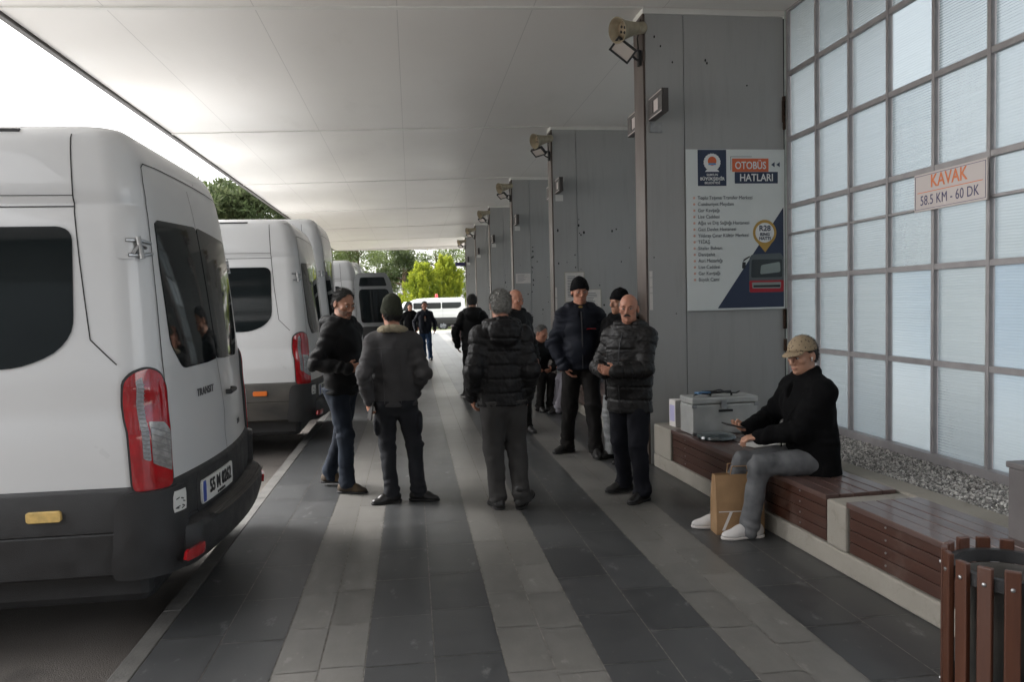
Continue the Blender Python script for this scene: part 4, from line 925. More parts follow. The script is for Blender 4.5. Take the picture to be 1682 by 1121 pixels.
def flood(i, x, y):
    root = tag(empty('floodlight', (x, y, 3.95)), ['black floodlight tilted below the horn on the poster fin wall', 'black floodlight under the horn on the second fin wall', 'black floodlight under the horn on the third fin wall', 'black floodlight under the horn on the fourth fin wall', 'black floodlight under the horn on the fifth fin wall', 'black floodlight under the horn on the last fin wall'][i], 'floodlight', 'floodlights under the horns')
    d = Vector((-.35, -.85, -.42)).normalized() if i == 0 else Vector((-.45, -.45, -.8)).normalized()
    q = d.to_track_quat('Z', 'Y').to_matrix() @ Matrix.Rotation(R(-42 if i == 0 else 8), 3, 'Z'); M = q.to_4x4(); M.translation = Vector((-.20, -.05, 0))
    m = MB(); w, h, f = .112, .075, .019
    m.box((-w,-h,-.03), (w,h,.0), 0, M)
    for lo, hi in (((-w,-h),(w,-h+f)), ((-w,h-f),(w,h)), ((-w,-h+f),(-w+f,h-f)), ((w-f,-h+f),(w,h-f))): m.box((lo[0],lo[1],.0005), (hi[0],hi[1],.016), 0, M)
    m.build('housing', M_PLAS, root, bevel=.004); MB().box((-w+f,-h+f,.001), (w-f,h-f,.006), 0, M).build('glass', M_LAMPG, root)
    m = MB(); m.tube([(-.012,.02,.02),(-.08,.0,.02),(-.14,-.03,.01)], .010, 6); m.tube([(-.012,.02,-.08),(-.07,.0,-.06),(-.11,-.03,-.04)], .012, 6); m.cbox((-.02,.03,-.05), (.03,.05,.14)); m.build('bracket', M_PLAS, root)
def boxlamp(i, y, dy, label):
    root = tag(empty('box_lamp', (2.30, y, 3.40)), label, 'lamp', 'square lamps projecting from the fin walls')
    s = -1 if dy < 0 else 1
    m = MB(); a, c = sorted((s*.012, s*.40)); h = .105; f = .06
    m.box((.004, a, -h), (.05, c, h))
    for lo, hi in (((a,-h),(c,-h+f*.8)), ((a,h-f*.8),(c,h)), ((a,-h+f*.8),(a+f*2,h-f*.8)), ((c-f*2,-h+f*.8),(c,h-f*.8))): m.box((-.014, lo[0], lo[1]), (.0035, hi[0], hi[1]))
    m.build('housing', M_DARK_TRIM, root, bevel=.004)
    m = MB()
    for z in (-h+.012, h-.012): m.box((-.017, a+.01, z-.004), (-.0145, c-.01, z+.004))
    m.build('edge_line', M_SIGN, root)
    MB().box((-.004, a+f*2+.001, -h+f*.8+.001), (.003, c-f*2-.001, h-f*.8-.001)).build('glass', M_SIGN, root)
    m = MB(); m.box((.0, min(a,c)-.0+0 if s > 0 else -.010, -.21), (.12, .0 if s < 0 else .012, -.112)); m.build('bracket', M_WHITE_TRIM if i else M_STEEL, root)
nm = ['poster', 'second', 'third', 'fourth', 'fifth', 'last']
for i, y in enumerate(COLY):
    horn(i, XC-.014, y+.02); flood(i, XC-.014, y+.02)
    boxlamp(i, y, -1, 'square dark framed lamp on the near face of the %s fin wall' % nm[i])
    if i < 5: boxlamp(i, y+.295, 1, 'square dark framed lamp projecting past the %s fin wall' % nm[i])
es = tag(empty('projecting_sign', (XC-.02, COLY[5], 3.23)), 'dark flat sign sticking out sideways from the last fin wall', 'sign')
MB().box((-.42, .05, -.08), (0, .10, .08)).build('panel', M_SIGNB, es, bevel=.004); MB().box((-.02, .03, -.12), (.004, .12, .12)).build('bracket', M_PLAS, es)
pl = tag(empty('planter_box', (2.0, 33.5, 0)), 'dark brown square planter box by the last fin wall', 'planter')
MB().box((-.28, -.28, 0), (.28, .28, .62)).build('box', mat('planter_brown', (.045, .025, .022), .6), pl, bevel=.01); MB().box((-.31, -.31, .6205), (.31, .31, .67)).build('rim', mat('planter_rim', (.05, .03, .028), .6), pl, bevel=.01)
# ------------------------------------------------------------------ people: smooth-union fields turned into one skin per garment
def surface_nets(F, org, h):
    """iso-surface 0 of the sampled field F (negative inside)"""
    s = F < 0
    nx, ny, nz = F.shape
    c = np.zeros((nx-1, ny-1, nz-1), np.int8)
    for dx in (0, 1):
        for dy in (0, 1):
            for dz in (0, 1): c += s[dx:nx-1+dx, dy:ny-1+dy, dz:nz-1+dz]
    act = (c > 0) & (c < 8); idx = np.argwhere(act); vid = np.full(act.shape, -1, np.int32); vid[act] = np.arange(len(idx))
    acc = np.zeros((len(idx), 3), np.float32); cnt = np.zeros(len(idx), np.float32)
    cor = [(a, b, d) for a in (0, 1) for b in (0, 1) for d in (0, 1)]
    val = {k: F[idx[:,0]+k[0], idx[:,1]+k[1], idx[:,2]+k[2]] for k in cor}
    for a in cor:
        for ax in range(3):
            if a[ax]: continue
            b = list(a); b[ax] = 1; b = tuple(b); fa, fb = val[a], val[b]; m = (fa < 0) != (fb < 0)
            t = np.where(m, fa/np.where(m, fa-fb, 1), 0)
            p = np.zeros((len(idx), 3), np.float32) + np.array(a, np.float32); p[:, ax] += t
            acc[m] += p[m]; cnt[m] += 1
    V = (idx + acc/np.maximum(cnt, 1)[:, None])*h + org
    Q = []
    for ax in range(3):
        o = [(1,0,0),(0,1,0),(0,0,1)][ax]; u, v = [(1,2),(2,0),(0,1)][ax]
        A = s[:nx-o[0], :ny-o[1], :nz-o[2]]; B = s[o[0]:, o[1]:, o[2]:]
        e = np.argwhere(A != B); e = e[(e[:,u] > 0) & (e[:,v] > 0)]
        lim = [nx-1, ny-1, nz-1]; e = e[(e[:,u] < lim[u]) & (e[:,v] < lim[v])]
        ins = A[e[:,0], e[:,1], e[:,2]]
        def at(du, dv):
            q = e.copy(); q[:,u] -= du; q[:,v] -= dv; return vid[q[:,0], q[:,1], q[:,2]]
        q = np.stack([at(1,1), at(0,1), at(0,0), at(1,0)], 1)
        q[~ins] = q[~ins][:, ::-1]; Q.append(q)
    Q = np.concatenate(Q); return V, Q[(Q >= 0).all(1)]
I3 = np.eye(3)
class Field:
    def __init__(s): s.ops = []
    def cone(s, p0, p1, r0, r1, k=.02, sc=(1,1,1), Rm=I3, sub=False):
        p0, p1 = np.array(p0, float), np.array(p1, float); sc = np.array(sc, float); r = max(r0, r1)*1.05
        a, c = np.minimum(p0, p1)-r*sc.max(), np.maximum(p0, p1)+r*sc.max()
        def f(P):
            q = ((P-p0)@Rm)/sc; d = ((p1-p0)@Rm)/sc; L = max(float(d@d), 1e-9)
            t = np.clip((q@d)/L, 0, 1); w = q - t[..., None]*d
            return (np.sqrt((w*w).sum(-1)) - (r0+(r1-r0)*t))*min(sc.min(), 1.)
        s.ops.append((f, a, c, k, sub)); return s
    def ell(s, c, r, k=.02, Rm=I3, sub=False):
        c, r = np.array(c, float), np.array(r, float); m = r.max()
        def f(P):
            q = (P-c)@Rm; k0 = np.sqrt(((q/r)**2).sum(-1)); k1 = np.sqrt(((q/r**2)**2).sum(-1))
            return k0*(k0-1)/np.maximum(k1, 1e-6)
        s.ops.append((f, c-m, c+m, k, sub)); return s
    def plane(s, p, n, k=.006):
        """keep the side against n"""
        p, n = np.array(p, float), np.array(n, float); n = n/np.linalg.norm(n)
        s.ops.append((lambda P: -((P-p)@n), None, None, k, True)); return s
    def mesh(s, h):
        lo = np.min([o[1] for o in s.ops if o[1] is not None and not o[4]], 0)-.03; hi = np.max([o[2] for o in s.ops if o[2] is not None and not o[4]], 0)+.03
        n = np.ceil((hi-lo)/h).astype(int)+1; F = np.full(n, .25, np.float32)
        ax = [lo[i]+h*np.arange(n[i]) for i in range(3)]
        for f, a, c, k, sub in s.ops:
            if a is None: i0, i1 = np.zeros(3, int), n
            else:
                pad = k+.05 if not sub else k+.01
                i0 = np.clip(np.floor((a-pad-lo)/h).astype(int), 0, n); i1 = np.clip(np.ceil((c+pad-lo)/h).astype(int)+1, 0, n)
            if (i1 <= i0).any(): continue
            P = np.stack(np.meshgrid(*[ax[i][i0[i]:i1[i]] for i in range(3)], indexing='ij'), -1)
            d = f(P).astype(np.float32); sl = tuple(slice(i0[i], i1[i]) for i in range(3)); g = F[sl]
            if sub: d = -d; q = np.maximum(k-np.abs(g-d), 0)/k; F[sl] = np.maximum(g, d)+q*q*k*.25
            else: q = np.maximum(k-np.abs(g-d), 0)/k; F[sl] = np.minimum(g, d)-q*q*k*.25
        F[0], F[-1], F[:,0], F[:,-1], F[:,:,0], F[:,:,-1] = .1, .1, .1, .1, .1, .1
        return surface_nets(F, lo, h)
def vnormals(V, Q):
    n = np.cross(V[Q[:,2]]-V[Q[:,0]], V[Q[:,3]]-V[Q[:,1]]); N = np.zeros_like(V)
    for i in range(4): np.add.at(N, Q[:,i], n)
    return N/np.maximum(np.linalg.norm(N, axis=1, keepdims=True), 1e-9)
def relax(V, Q, it=2):
    E = np.concatenate([Q[:,[0,1]], Q[:,[1,2]], Q[:,[2,3]], Q[:,[3,0]]])
    for _ in range(it):
        A = np.zeros_like(V); c = np.zeros(len(V)); np.add.at(A, E[:,0], V[E[:,1]]); np.add.at(c, E[:,0], 1)
        V = V*.5 + .5*A/np.maximum(c, 1)[:, None]
    return V
def wob(P, f, seed=0):
    """cheap smooth noise, about -1..1"""
    rg = np.random.default_rng(seed); o = np.zeros(len(P))
    for i in range(6):
        d = rg.normal(size=3); d /= np.linalg.norm(d); w = f*rg.uniform(.6, 1.7); o += np.sin(P@d*w*6.283 + rg.uniform(0, 6.28) + 1.3*np.sin(P@np.roll(d, 1)*w*4+i))
    return o/3.2
def skin_object(name, V, Q, m, parent=None):
    me = bpy.data.meshes.new(name); nv, nq = len(V), len(Q)
    me.vertices.add(nv); me.vertices.foreach_set('co', V.astype(np.float32).ravel()); me.loops.add(4*nq); me.polygons.add(nq)
    me.loops.foreach_set('vertex_index', Q.ravel().astype(np.int32)); me.polygons.foreach_set('loop_start', np.arange(0, 4*nq, 4, dtype=np.int32)); me.update(); me.validate()
    return link_mesh(name, me, m, parent, True)
def unit(v): v = np.array(v, float); return v/max(np.linalg.norm(v), 1e-9)
def ik(a, c, l1, l2, pole):
    a, c = np.array(a, float), np.array(c, float); d = c-a; L = np.linalg.norm(d); d = d/L
    if L > (l1+l2)*.995: L = (l1+l2)*.995; c = a+d*L
    x = (l1*l1-l2*l2+L*L)/(2*L); hh = math.sqrt(max(l1*l1-x*x, 0)); p = np.array(pole, float); p = unit(p-d*(p@d)); return a+d*x+p*hh, c
def frame(front, up=(0,0,1)):
    """columns: left(+x), back(+y), up(+z) for something whose front is FRONT"""
    y = -unit(front); x = unit(np.cross(y, up)); z = np.cross(x, y); return np.stack([x, y, z], 1)

def cloth(name, col, rough=.8, var=.15, bump=.25, bscale=220, col2=None, vscale=6, spec=.3, sheen=0.): return mat(name, col, rough, var=var, vscale=vscale, bump=bump, bscale=bscale, col2=col2, spec=spec, sheen=sheen)
SKIN = {k: mat('skin_'+k, c, .5, var=.10, vscale=22, bump=.08, bscale=130, spec=.4) for k, c in dict(fair=(.46,.25,.17), ruddy=(.44,.205,.135), tan=(.36,.18,.115)).items()}
M_EYE = mat('eye_white', (.42,.38,.35), .3); M_IRIS = mat('eye_dark', (.02,.014,.01), .2); M_LIP = mat('lip', (.33,.12,.09), .5)
HAIRM = {'black': mat('hair_black', (.012,.010,.009), .6, bump=.5, bscale=180, var=.4, vscale=60), 'grey': mat('hair_grey', (.23,.225,.21), .65, bump=.5, bscale=160, var=.4, vscale=50), 'salt': mat('hair_salt', (.010,.0085,.0075), .65, bump=.5, bscale=160, col2=(.035,.032,.030), vscale=30), 'stubble': mat('stubble', (.17,.10,.075), .6, col2=(.26,.155,.115), vscale=60, bump=.2, bscale=200), 'dgrey': mat('hair_dark_grey', (.10,.097,.092), .65, bump=.5, bscale=160, var=.4, vscale=50)}

def person(label, loc, face, H=1.74, group='people waiting on the platform', vox=.0075, skin='ruddy', feet=None, arms=None, pelvis=None, lean=0., side=0., twist=0., headdir=None,
           jacket=None, pants=None, shoes=None, hair=None, hat=None, brow='salt', beard=None, moustache=None, belly=0., wide=1., seat=False, inner=None, detail=True, seed=0, hood=True, hem=.82):
    s = H/1.75; rz = math.atan2(face[1], face[0]) + math.pi/2
    cr, sr = math.cos(rz), math.sin(rz)
    Lr = np.array(((cr, -sr), (sr, cr)))
    def tl(p):                       # world point -> local canonical
        p = np.array(p, float); q = p[:2]-np.array(loc[:2]); q = Lr.T@q; return np.array((q[0], q[1], p[2]))/s
    def dl(v): v = np.array(v, float); q = Lr.T@v[:2]; return np.array((q[0], q[1], v[2] if len(v) > 2 else 0.))
    pel = tl(pelvis) if pelvis is not None else np.array((0, 0, .93))
    up = unit((math.sin(R(side)), -math.sin(R(lean)), math.cos(R(lean)))); ca, sa = math.cos(R(twist)), math.sin(R(twist))
    left = unit(np.array((ca, sa, 0)) - up*(up@np.array((ca, sa, 0)))); back = np.cross(up, left); T = np.stack([left, back, up], 1)
    at = lambda x, y, z: pel + T@np.array((x, y, z))
    chest = at(0, .0, .36); neck = at(0, .015, .545)
    sh = [at(.168*wide*sg, .012, .458) for sg in (1, -1)]; hip = [pel+np.array((.085*sg, 0, -.02)) for sg in (1, -1)]
    hd = frame(dl(headdir)) if headdir is not None else frame((0, -1, -.08)); hc = neck + up*.155 + hd@np.array((0, -.02, 0))
    leg = []
    for i, (w, toe, pitch) in enumerate(feet):
        a = tl((*w[:2], 0)); a[2] = .085 + (w[2]/s if len(w) > 2 else 0); t = unit(dl(toe)); pole = t*.30 + np.array((0, -1., 0)) if not seat else np.array((0, -1, 1.2)) + t*.3
        kn, a2 = ik(hip[i], a, *((.435, .425) if seat else (.424, .408)), pole); leg.append((hip[i], kn, a2, t, pitch))
    arm = []
    for i, A in enumerate(arms):
        w = tl(A['w']); po = dl(A.get('pole', (0,0,0))) if 'pole' in A else np.array(((.6 if i == 0 else -.6), .6, -.3)); el, w2 = ik(sh[i], w, .295, .26, po); arm.append((sh[i], el, w2, A))
    # ---- body: one skin
    B = Field(); hp = lambda x, y, z: hc + hd@np.array((x, y, z))
    B.ell(hp(0,.014,.035), (.075,.094,.088), .02, hd).ell(hp(0,-.022,-.035), (.062,.068,.086), .025, hd).ell(hp(0,-.035,-.074), (.052,.052,.040), .02, hd).ell(hp(0,-.080,-.096), (.022,.018,.017), .016, hd)
    B.cone(hp(-.034,-.080,.024), hp(.034,-.080,.024), .0125, .0125, .012).cone(hp(0,-.088,.016), hp(0,-.113,-.028), .009, .0135, .009)
    for sg in (1, -1):
        B.ell(hp(sg*.0135,-.100,-.034), (.009,.012,.008), .006, hd).ell(hp(sg*.044,-.062,-.018), (.022,.022,.018), .018, hd)
        B.ell(hp(sg*.032,-.098,.004), (.017,.014,.0105), .008, hd, sub=True)
        B.ell(hp(sg*.079,.016,-.006), (.011,.020,.033), .008, hd).ell(hp(sg*.088,.012,-.004), (.006,.010,.018), .004, hd, sub=True)
    B.ell(hp(0,-.094,-.060), (.023,.010,.0065), .006, hd).ell(hp(0,-.092,-.072), (.020,.010,.0075), .006, hd).ell(hp(0,-.106,-.0665), (.025,.008,.0022), .003, hd, sub=True)
    B.cone(hp(0,.030,-.06), neck-up*.02, .054, .062, .03)
    B.cone(pel, chest, .12, .13, .04, (1,.66,1), T).cone(sh[0], sh[1], .055, .055, .05).cone(neck, chest, .06, .09, .05)
    for h_, k_, a_, t_, _ in leg: B.cone(h_, k_, .075, .05, .03).cone(k_, a_, .05, .034, .03).cone(a_-np.array((0,0,.03)), a_-np.array((0,0,.048))+t_*.07, .026, .020, .01)
    for i, (s_, e_, w_, A) in enumerate(arm):
        B.cone(s_, e_, .045, .038, .03).cone(e_, w_, .037, .027, .02)
        d = unit(dl(A['d'])) if 'd' in A else unit(w_-e_); n = dl(A['n']) if 'n' in A else np.array(((-1 if i == 0 else 1), 0, 0)); n = unit(n-d*(n@d)); sd = np.cross(n, d)*(1 if i == 0 else -1)
        cu = R(A.get('curl', 30)); Rh = np.stack([sd, d, n], 1)
        B.ell(w_+d*.048, (.041,.052,.017), .012, Rh)
        for q, (o, L) in enumerate(zip((.031,.011,-.010,-.030), (.066,.078,.072,.056))):
            b0 = w_+d*.086+sd*o*.98+n*.002; c1 = cu*(.7+.12*q); d1 = d*math.cos(c1)+n*math.sin(c1); b1 = b0+d1*L*.52; c2 = c1*2.1; d2 = d*math.cos(c2)+n*math.sin(c2)
            B.cone(b0, b1, .0105, .0095, .005).cone(b1, b1+d2*L*.5, .0095, .0078, .005)
        t0 = w_+d*.026+sd*.030+n*.006; td = unit(sd*.75+d*.75+n*.5); t1 = t0+td*.034; B.cone(t0, t1, .0135, .0115, .008).cone(t1, t1+unit(d*.8+n*.5+sd*.1)*.030, .0112, .009, .005)
    V, Q = B.mesh(min(vox, .0062) if detail else vox); V = relax(V, Q, 1)
    root = skin_object('person', V, Q, SKIN[skin]); root.location = loc; root.rotation_euler = (0, 0, rz); root.scale = (s, s, s); tag(root, label, 'person', group)
    # ---- face details
    if detail:
        Mh = Matrix([list(hd[0])+[0], list(hd[1])+[0], list(hd[2])+[0], [0,0,0,1]])
        for sg in (1, -1):
            m = MB(); c = Vector(hp(sg*.032,-.0835,.0045)); Me = Matrix.Translation(c) @ Mh
            m.lathe([(.0005,-.0118),(.005,-.0107),(.0085,-.0082),(.0115,-.003),(.0118,.0),(.008,.008),(.0005,.0118)], 12, Me @ Matrix.Rotation(R(90), 4, 'X') @ Matrix.Diagonal((1,.62,-1,1)))
            m.lathe([(.0005,.0122),(.005,.0115),(.0062,.0100),(.0005,.0085)], 10, Me @ Matrix.Rotation(R(90), 4, 'X') @ Matrix.Diagonal((1,.8,1,1)) , 1)
            m.build('eye', [M_EYE, M_IRIS], root, smooth=True)
            MB().tube([hp(sg*.012,-.0955,.0215), hp(sg*.030,-.0945,.0285), hp(sg*.050,-.078,.0225)], [.0028,.0038,.002], 6, flat=.7).build('eyebrow', HAIRM[brow], root, smooth=True)
        MB().tube([hp(-.021,-.0985,-.0665), hp(0,-.1045,-.0655), hp(.021,-.0985,-.0665)], [.002,.0042,.002], 6).build('mouth', M_LIP, root, smooth=True)
        if moustache: MB().tube([hp(-.030,-.092,-.060), hp(-.012,-.105,-.050), hp(0,-.107,-.048), hp(.012,-.105,-.050), hp(.030,-.092,-.060)], [.003,.0085,.0075,.0085,.003], 8).build('moustache', HAIRM[moustache], root, smooth=True)
        if beard:
            F = Field(); F.ell(hp(0,-.0235,-.037), (.0632,.0692,.0872), .02, hd).ell(hp(0,-.037,-.076), (.0535,.0535,.0415), .02, hd).ell(hp(0,-.081,-.097), (.0235,.0192,.0182), .012, hd).ell(hp(0,-.094,-.050), (.030,.013,.007), .01, hd)
            F.ell(hp(0,-.10,-.066), (.024,.02,.008), .004, hd, sub=True).plane(hp(0,-.10,-.040), hd@np.array((0,-.55,1.))).plane(hp(0,.015,0), hd@np.array((0,1,.1)))
            V, Q = F.mesh(.006); V = V + vnormals(V, Q)*(wob(V, 30, 3)*.0012)[:, None]; skin_object('beard', V, Q, HAIRM[beard] if beard in HAIRM else beard, root)
    # ---- hair, hats
    if hair:
        F = Field(); F.ell(hp(0,.016,.036), (.0815,.100,.0945) if hair[1] != 'ring' else (.081,.099,.092), .02, hd); F.ell(hp(0,.035,-.01), (.078,.080,.075), .02, hd)
        if hair[1] == 'ring': F.plane(hp(0,.0,.045), hd@np.array((0,-.35,1.))).plane(hp(0,.008,0), hd@np.array((0,-1,-.05)))
        else:
            F.plane(hp(0,-.060,.088), hd@np.array((0,-.80,-.62))).plane(hp(0,-.050,0), hd@np.array((0,-1,0)))
        F.plane(hp(0,0,-.075), hd@np.array((0,.2,-1)))
        for sg in (1, -1): F.ell(hp(sg*.09,.012,-.006), (.03,.026,.036), .006, hd, sub=True).ell(hp(sg*.085,-.05,-.04), (.04,.05,.05), .01, hd, sub=True)
        V, Q = F.mesh(.006); N = vnormals(V, Q); V = V + N*(wob(V, 26, seed+1)*.003+wob(V, 60, seed+2)*.0018)[:, None]; ho = skin_object('hair', V, Q, HAIRM[hair[0]], root)
        N = vnormals(V, Q); rg = np.random.default_rng(seed+5); pick = rg.integers(0, len(V), 7000 if detail else 2000); dn = -hd[:,2]*.8 + hd[:,1]*.5
        dr = dn[None]-N[pick]*(N[pick]@dn)[:,None]; dr = dr/np.maximum(np.linalg.norm(dr, axis=1, keepdims=True), 1e-6)+N[pick]*.50+rg.normal(size=(len(pick),3))*.35; dr /= np.linalg.norm(dr, axis=1, keepdims=True)
        leaves('strands', V[pick]-N[pick]*.001, dr, .013, HAIRM[hair[0]], ho, rg, rg.random(len(pick)), .11)['kind'] = 'stuff'
    if hat and hat[0] == 'beanie':
        F = Field(); hz = hat[2] if len(hat) > 2 else .06
        F.ell(hp(0,.016,.030), (.089,.106,.092+hz*.55), .02, hd).ell(hp(0,.03,.06+hz*.5), (.066,.074,.07), .03, hd).plane(hp(0,-.09,.040), hd@np.array((0,-.33,-1.)))
        V, Q = F.mesh(.006); N = vnormals(V, Q); u = (V-hc)@hd; an = np.arctan2(u[:,0], u[:,1]); V = V + N*(np.sin(an*44)*.0011*np.clip((.12-u[:,2])/.05, 0, 1)+wob(V, 14, 4)*.003)[:, None]; b_ = skin_object('beanie', V, Q, hat[1], root)
        F = Field(); F.ell(hp(0,.016,.030), (.0935,.111,.12), .02, hd).plane(hp(0,-.09,.038), hd@np.array((0,-.33,-1.))).plane(hp(0,-.09,.078), hd@np.array((0,.33,1.)))
        V, Q = F.mesh(.006); N = vnormals(V, Q); u = (V-hc)@hd; an = np.arctan2(u[:,0], u[:,1]); V = V + N*(np.sin(an*44)*.0012)[:, None]; skin_object('fold_band', V, Q, hat[1], b_)
    if hat and hat[0] == 'cap':
        F = Field(); F.ell(hp(0,.012,.040), (.088,.106,.098), .02, hd).plane(hp(0,-.09,.048), hd@np.array((0,-.16,-1.)))
        V, Q = F.mesh(.006); c_ = skin_object('cap', relax(V, Q, 1), Q, hat[1], root)
        m = MB(); vs = []; 
        for i in range(13):
            a = R(-62+124*i/12); 
            for q, e in enumerate((0, .35, .7, 1)):
                x = math.sin(a)*(.082+.0*e); y = -math.cos(a)*.088 - e*.078*math.cos(a*1.15)**.7; vs.append(hp(x, y+.0, .052-.018*e-.35*x*x*6*.4))
        n4 = 4; fs = [(i*n4+q, i*n4+q+1, (i+1)*n4+q+1, (i+1)*n4+q) for i in range(12) for q in range(3)]
        o = m.add(vs, fs).build('brim', hat[1], c_, smooth=True); sm = o.modifiers.new('thick', 'SOLIDIFY'); sm.thickness = .005
    # ---- trousers
    F = Field(); pw = pants.get('w', 1.)
    F.cone(pel+np.array((0,.012,.10)), pel+np.array((0,.012,-.02)), .150*wide, .165*wide, .03, (1,.74,1), T)
    for i, (h_, k_, a_, t_, _) in enumerate(leg):
        F.cone(h_+np.array((0,.012,0)), k_, .103*pw, .074*pw, .035).cone(k_, a_+np.array((0,0,.02)), .073*pw, .061*pw, .03)
        if not seat: F.ell(h_+np.array((0,.062,.0)), (.075,.065,.085), .04)
        else: F.ell(h_+np.array((0,.03,-.03)), (.092,.092,.075), .05)
        F.cone(a_+np.array((0,0,.02)), a_+np.array((0,0,-.035))+t_*.015, .062*pw, .068*pw, .03)
        if pants.get('cargo'): F.ell(h_*.45+k_*.55+np.array((.085*(1 if i == 0 else -1),0,0)), (.028,.075,.10), .02)
    if not seat: F.plane(at(0,0,hem-.93+.05), up)
    if seat: F.plane((0,0,-1), (0,0,-1))
    else: F.plane((0,0,.048), (0,0,-1))
    V, Q = F.mesh(vox); N = vnormals(V, Q); disp = np.zeros(len(V))
    for h_, k_, a_, t_, _ in leg:
        for (p0, p1, f0) in ((h_, k_, 9), (k_, a_, 13)):
            d = p1-p0; L = np.linalg.norm(d); d = d/L; v = (V-p0)@d; w = np.linalg.norm(V-p0-np.outer(np.clip(v, 0, L), d), axis=1); on = np.clip(1-w/.16, 0, 1)*(v > -.05)*(v < L+.12)
            near = np.exp(-((V-k_)**2).sum(1)/.016)+1.3*np.exp(-((V-a_)**2).sum(1)/.016)+.7*np.exp(-((V-h_)**2).sum(1)/.02)
            disp += on*np.clip(near, 0, 1.4)*np.sin(v*f0*6.283+2.6*wob(V, 3.2, seed+5))*(.0098 if not seat else .0115)*np.clip(.55+wob(V, 4, seed+9), 0, 1.3)
    disp += wob(V, 4.5, seed+7)*.0055+wob(V*np.array((1,1,.45)), 11, seed+17)*.0022
    skin_object('trousers', V+N*disp[:, None], Q, pants['m'], root)
    # ---- shoes
    for i, (h_, k_, a_, t_, pitch) in enumerate(leg):
        Rf = frame(t_); cp, sp = math.cos(R(pitch)), math.sin(R(pitch)); Rp = np.array(((1,0,0),(0,cp,-sp),(0,sp,cp))); Rf = Rf@Rp; c = a_.copy(); base = -.085; zs_ = shoes.get('size', 1.); c[2] += .085*(zs_-1)
        fp = lambda x, y, z: c + Rf@(np.array((x, y, z))*zs_); b_ = shoes.get('boot', 0)
        F = Field(); F.ell(fp(0,.038,-.045), (.039*zs_,.046*zs_,.046*zs_), .02, Rf).cone(fp(0,.02,-.04), fp(0,-.10,-.058), .040*zs_, .034*zs_, .03).ell(fp(0,-.115,-.062), (.043*zs_,.070*zs_,.032*zs_), .025, Rf).ell(fp(0,-.055,-.032), (.037,.062,.036), .02, Rf).cone(fp(0,.004,-.03), fp(0,.006,.03+b_), .046, .047+.004*(b_ > 0), .03)
        F.plane(fp(0,0,-.068), Rf@np.array((0,0,-1))); 
        V, Q = F.mesh(.0065); V = V + vnormals(V, Q)*(wob(V, 14, 2)*.0012)[:, None]; so = skin_object('shoe', V, Q, shoes['m'], root)
        F = Field(); F.ell(fp(0,.040,-.07), (.042*zs_,.048*zs_,.05*zs_), .02, Rf).cone(fp(0,.03,-.07), fp(0,-.10,-.07), .040*zs_, .041*zs_, .03).ell(fp(0,-.118,-.07), (.046*zs_,.073*zs_,.05*zs_), .025, Rf).plane(fp(0,0,base), Rf@np.array((0,0,-1))).plane(fp(0,0,-.0675), Rf@np.array((0,0,1)))
        V, Q = F.mesh(.0065); skin_object('sole', V, Q, shoes.get('sole', M_RUBBER), so)
        if shoes.get('laces'):
            m = MB()
            for q in range(5): m.tube([fp(-.02,-.045-.014*q,-.002-.008*q), fp(0,-.047-.014*q,.006-.008*q), fp(.02,-.049-.014*q,-.002-.008*q)], .003, 5)
            m.build('lace', shoes['laces'], so)['kind'] = 'stuff'
    # ---- jacket
    J = jacket; F = Field(); fat = J.get('fat', 0.); hz = hem - .93; sc = (1, .70, 1)
    F.cone(at(0,.0,hz-.03), at(0,0,.12), (.178+fat)*wide, (.172+fat)*wide, .04, sc, T).cone(at(0,0,.12), chest, (.172+fat)*wide, (.188+fat)*wide, .04, sc, T)
    if belly: F.ell(at(0,-.055,.12), (.14,.10+belly,.15), .06, T)
    F.cone(sh[0], sh[1], .060+fat*.5, .060+fat*.5, .06)
    for i, (s_, e_, w_, A) in enumerate(arm):
        F.cone(neck+up*-.005, s_, .056, .052+fat*.4, .06).cone(s_, e_, .058+fat*.4, .060+fat*.5, .05).cone(e_, w_+(w_-e_)*.02, .062+fat*.5, .046+fat*.3, .02)
        if A.get('pocket'): F.ell(w_, (.07,.06,.075), .03)
    if J.get('collar', 1): 
        ring = [at(.078*math.sin(a), .012-.074*math.cos(a), .565+.022*math.cos(a+math.pi)) for a in [R(35+290*q/9) for q in range(10)]]
        for p, q in zip(ring, ring[1:]): F.cone(p, q, .026, .026, .015)
    if hood:
        ring = [at(.112*math.sin(a), .035-.118*math.cos(a), .545+.012*math.cos(a)) for a in [R(62+236*q/9) for q in range(10)]]
        for p, q in zip(ring, ring[1:]): F.cone(p, q, .043, .043, .02)
        F.ell(at(0,.150,.485), (.125,.055,.10), .03, T)
    F.plane(at(0,0,hz), T@np.array((0,0,-1)))
    F.ell(hc+hd@np.array((0,-.03,-.03)), (.060,.085,.10), .01, hd, sub=True)
    if inner:
        vs_ = J.get('vee', 1.); F.ell(at(0,-.150,.50-.11*(vs_-1)), (.030*vs_**.5,.060,.075*vs_), .012, T, sub=True)
    V, Q = F.mesh(vox); N = vnormals(V, Q); z = (V-pel)@up
    da = np.full(len(V), 9.); va = np.zeros(len(V)); el_n = np.zeros(len(V))
    for s_, e_, w_, A in arm:
        for p0, p1, off in ((s_, e_, 0.), (e_, w_, .295)):
            d = p1-p0; L = np.linalg.norm(d); d = d/L; v = (V-p0)@d; vc = np.clip(v, 0, L); w = np.linalg.norm(V-p0-np.outer(vc, d), axis=1); m_ = w < da; da[m_] = w[m_]; va[m_] = off+vc[m_]
        el_n = np.maximum(el_n, np.exp(-((V-e_)**2).sum(1)/.012)); el_n = np.maximum(el_n, .8*np.exp(-((V-w_)**2).sum(1)/.008))
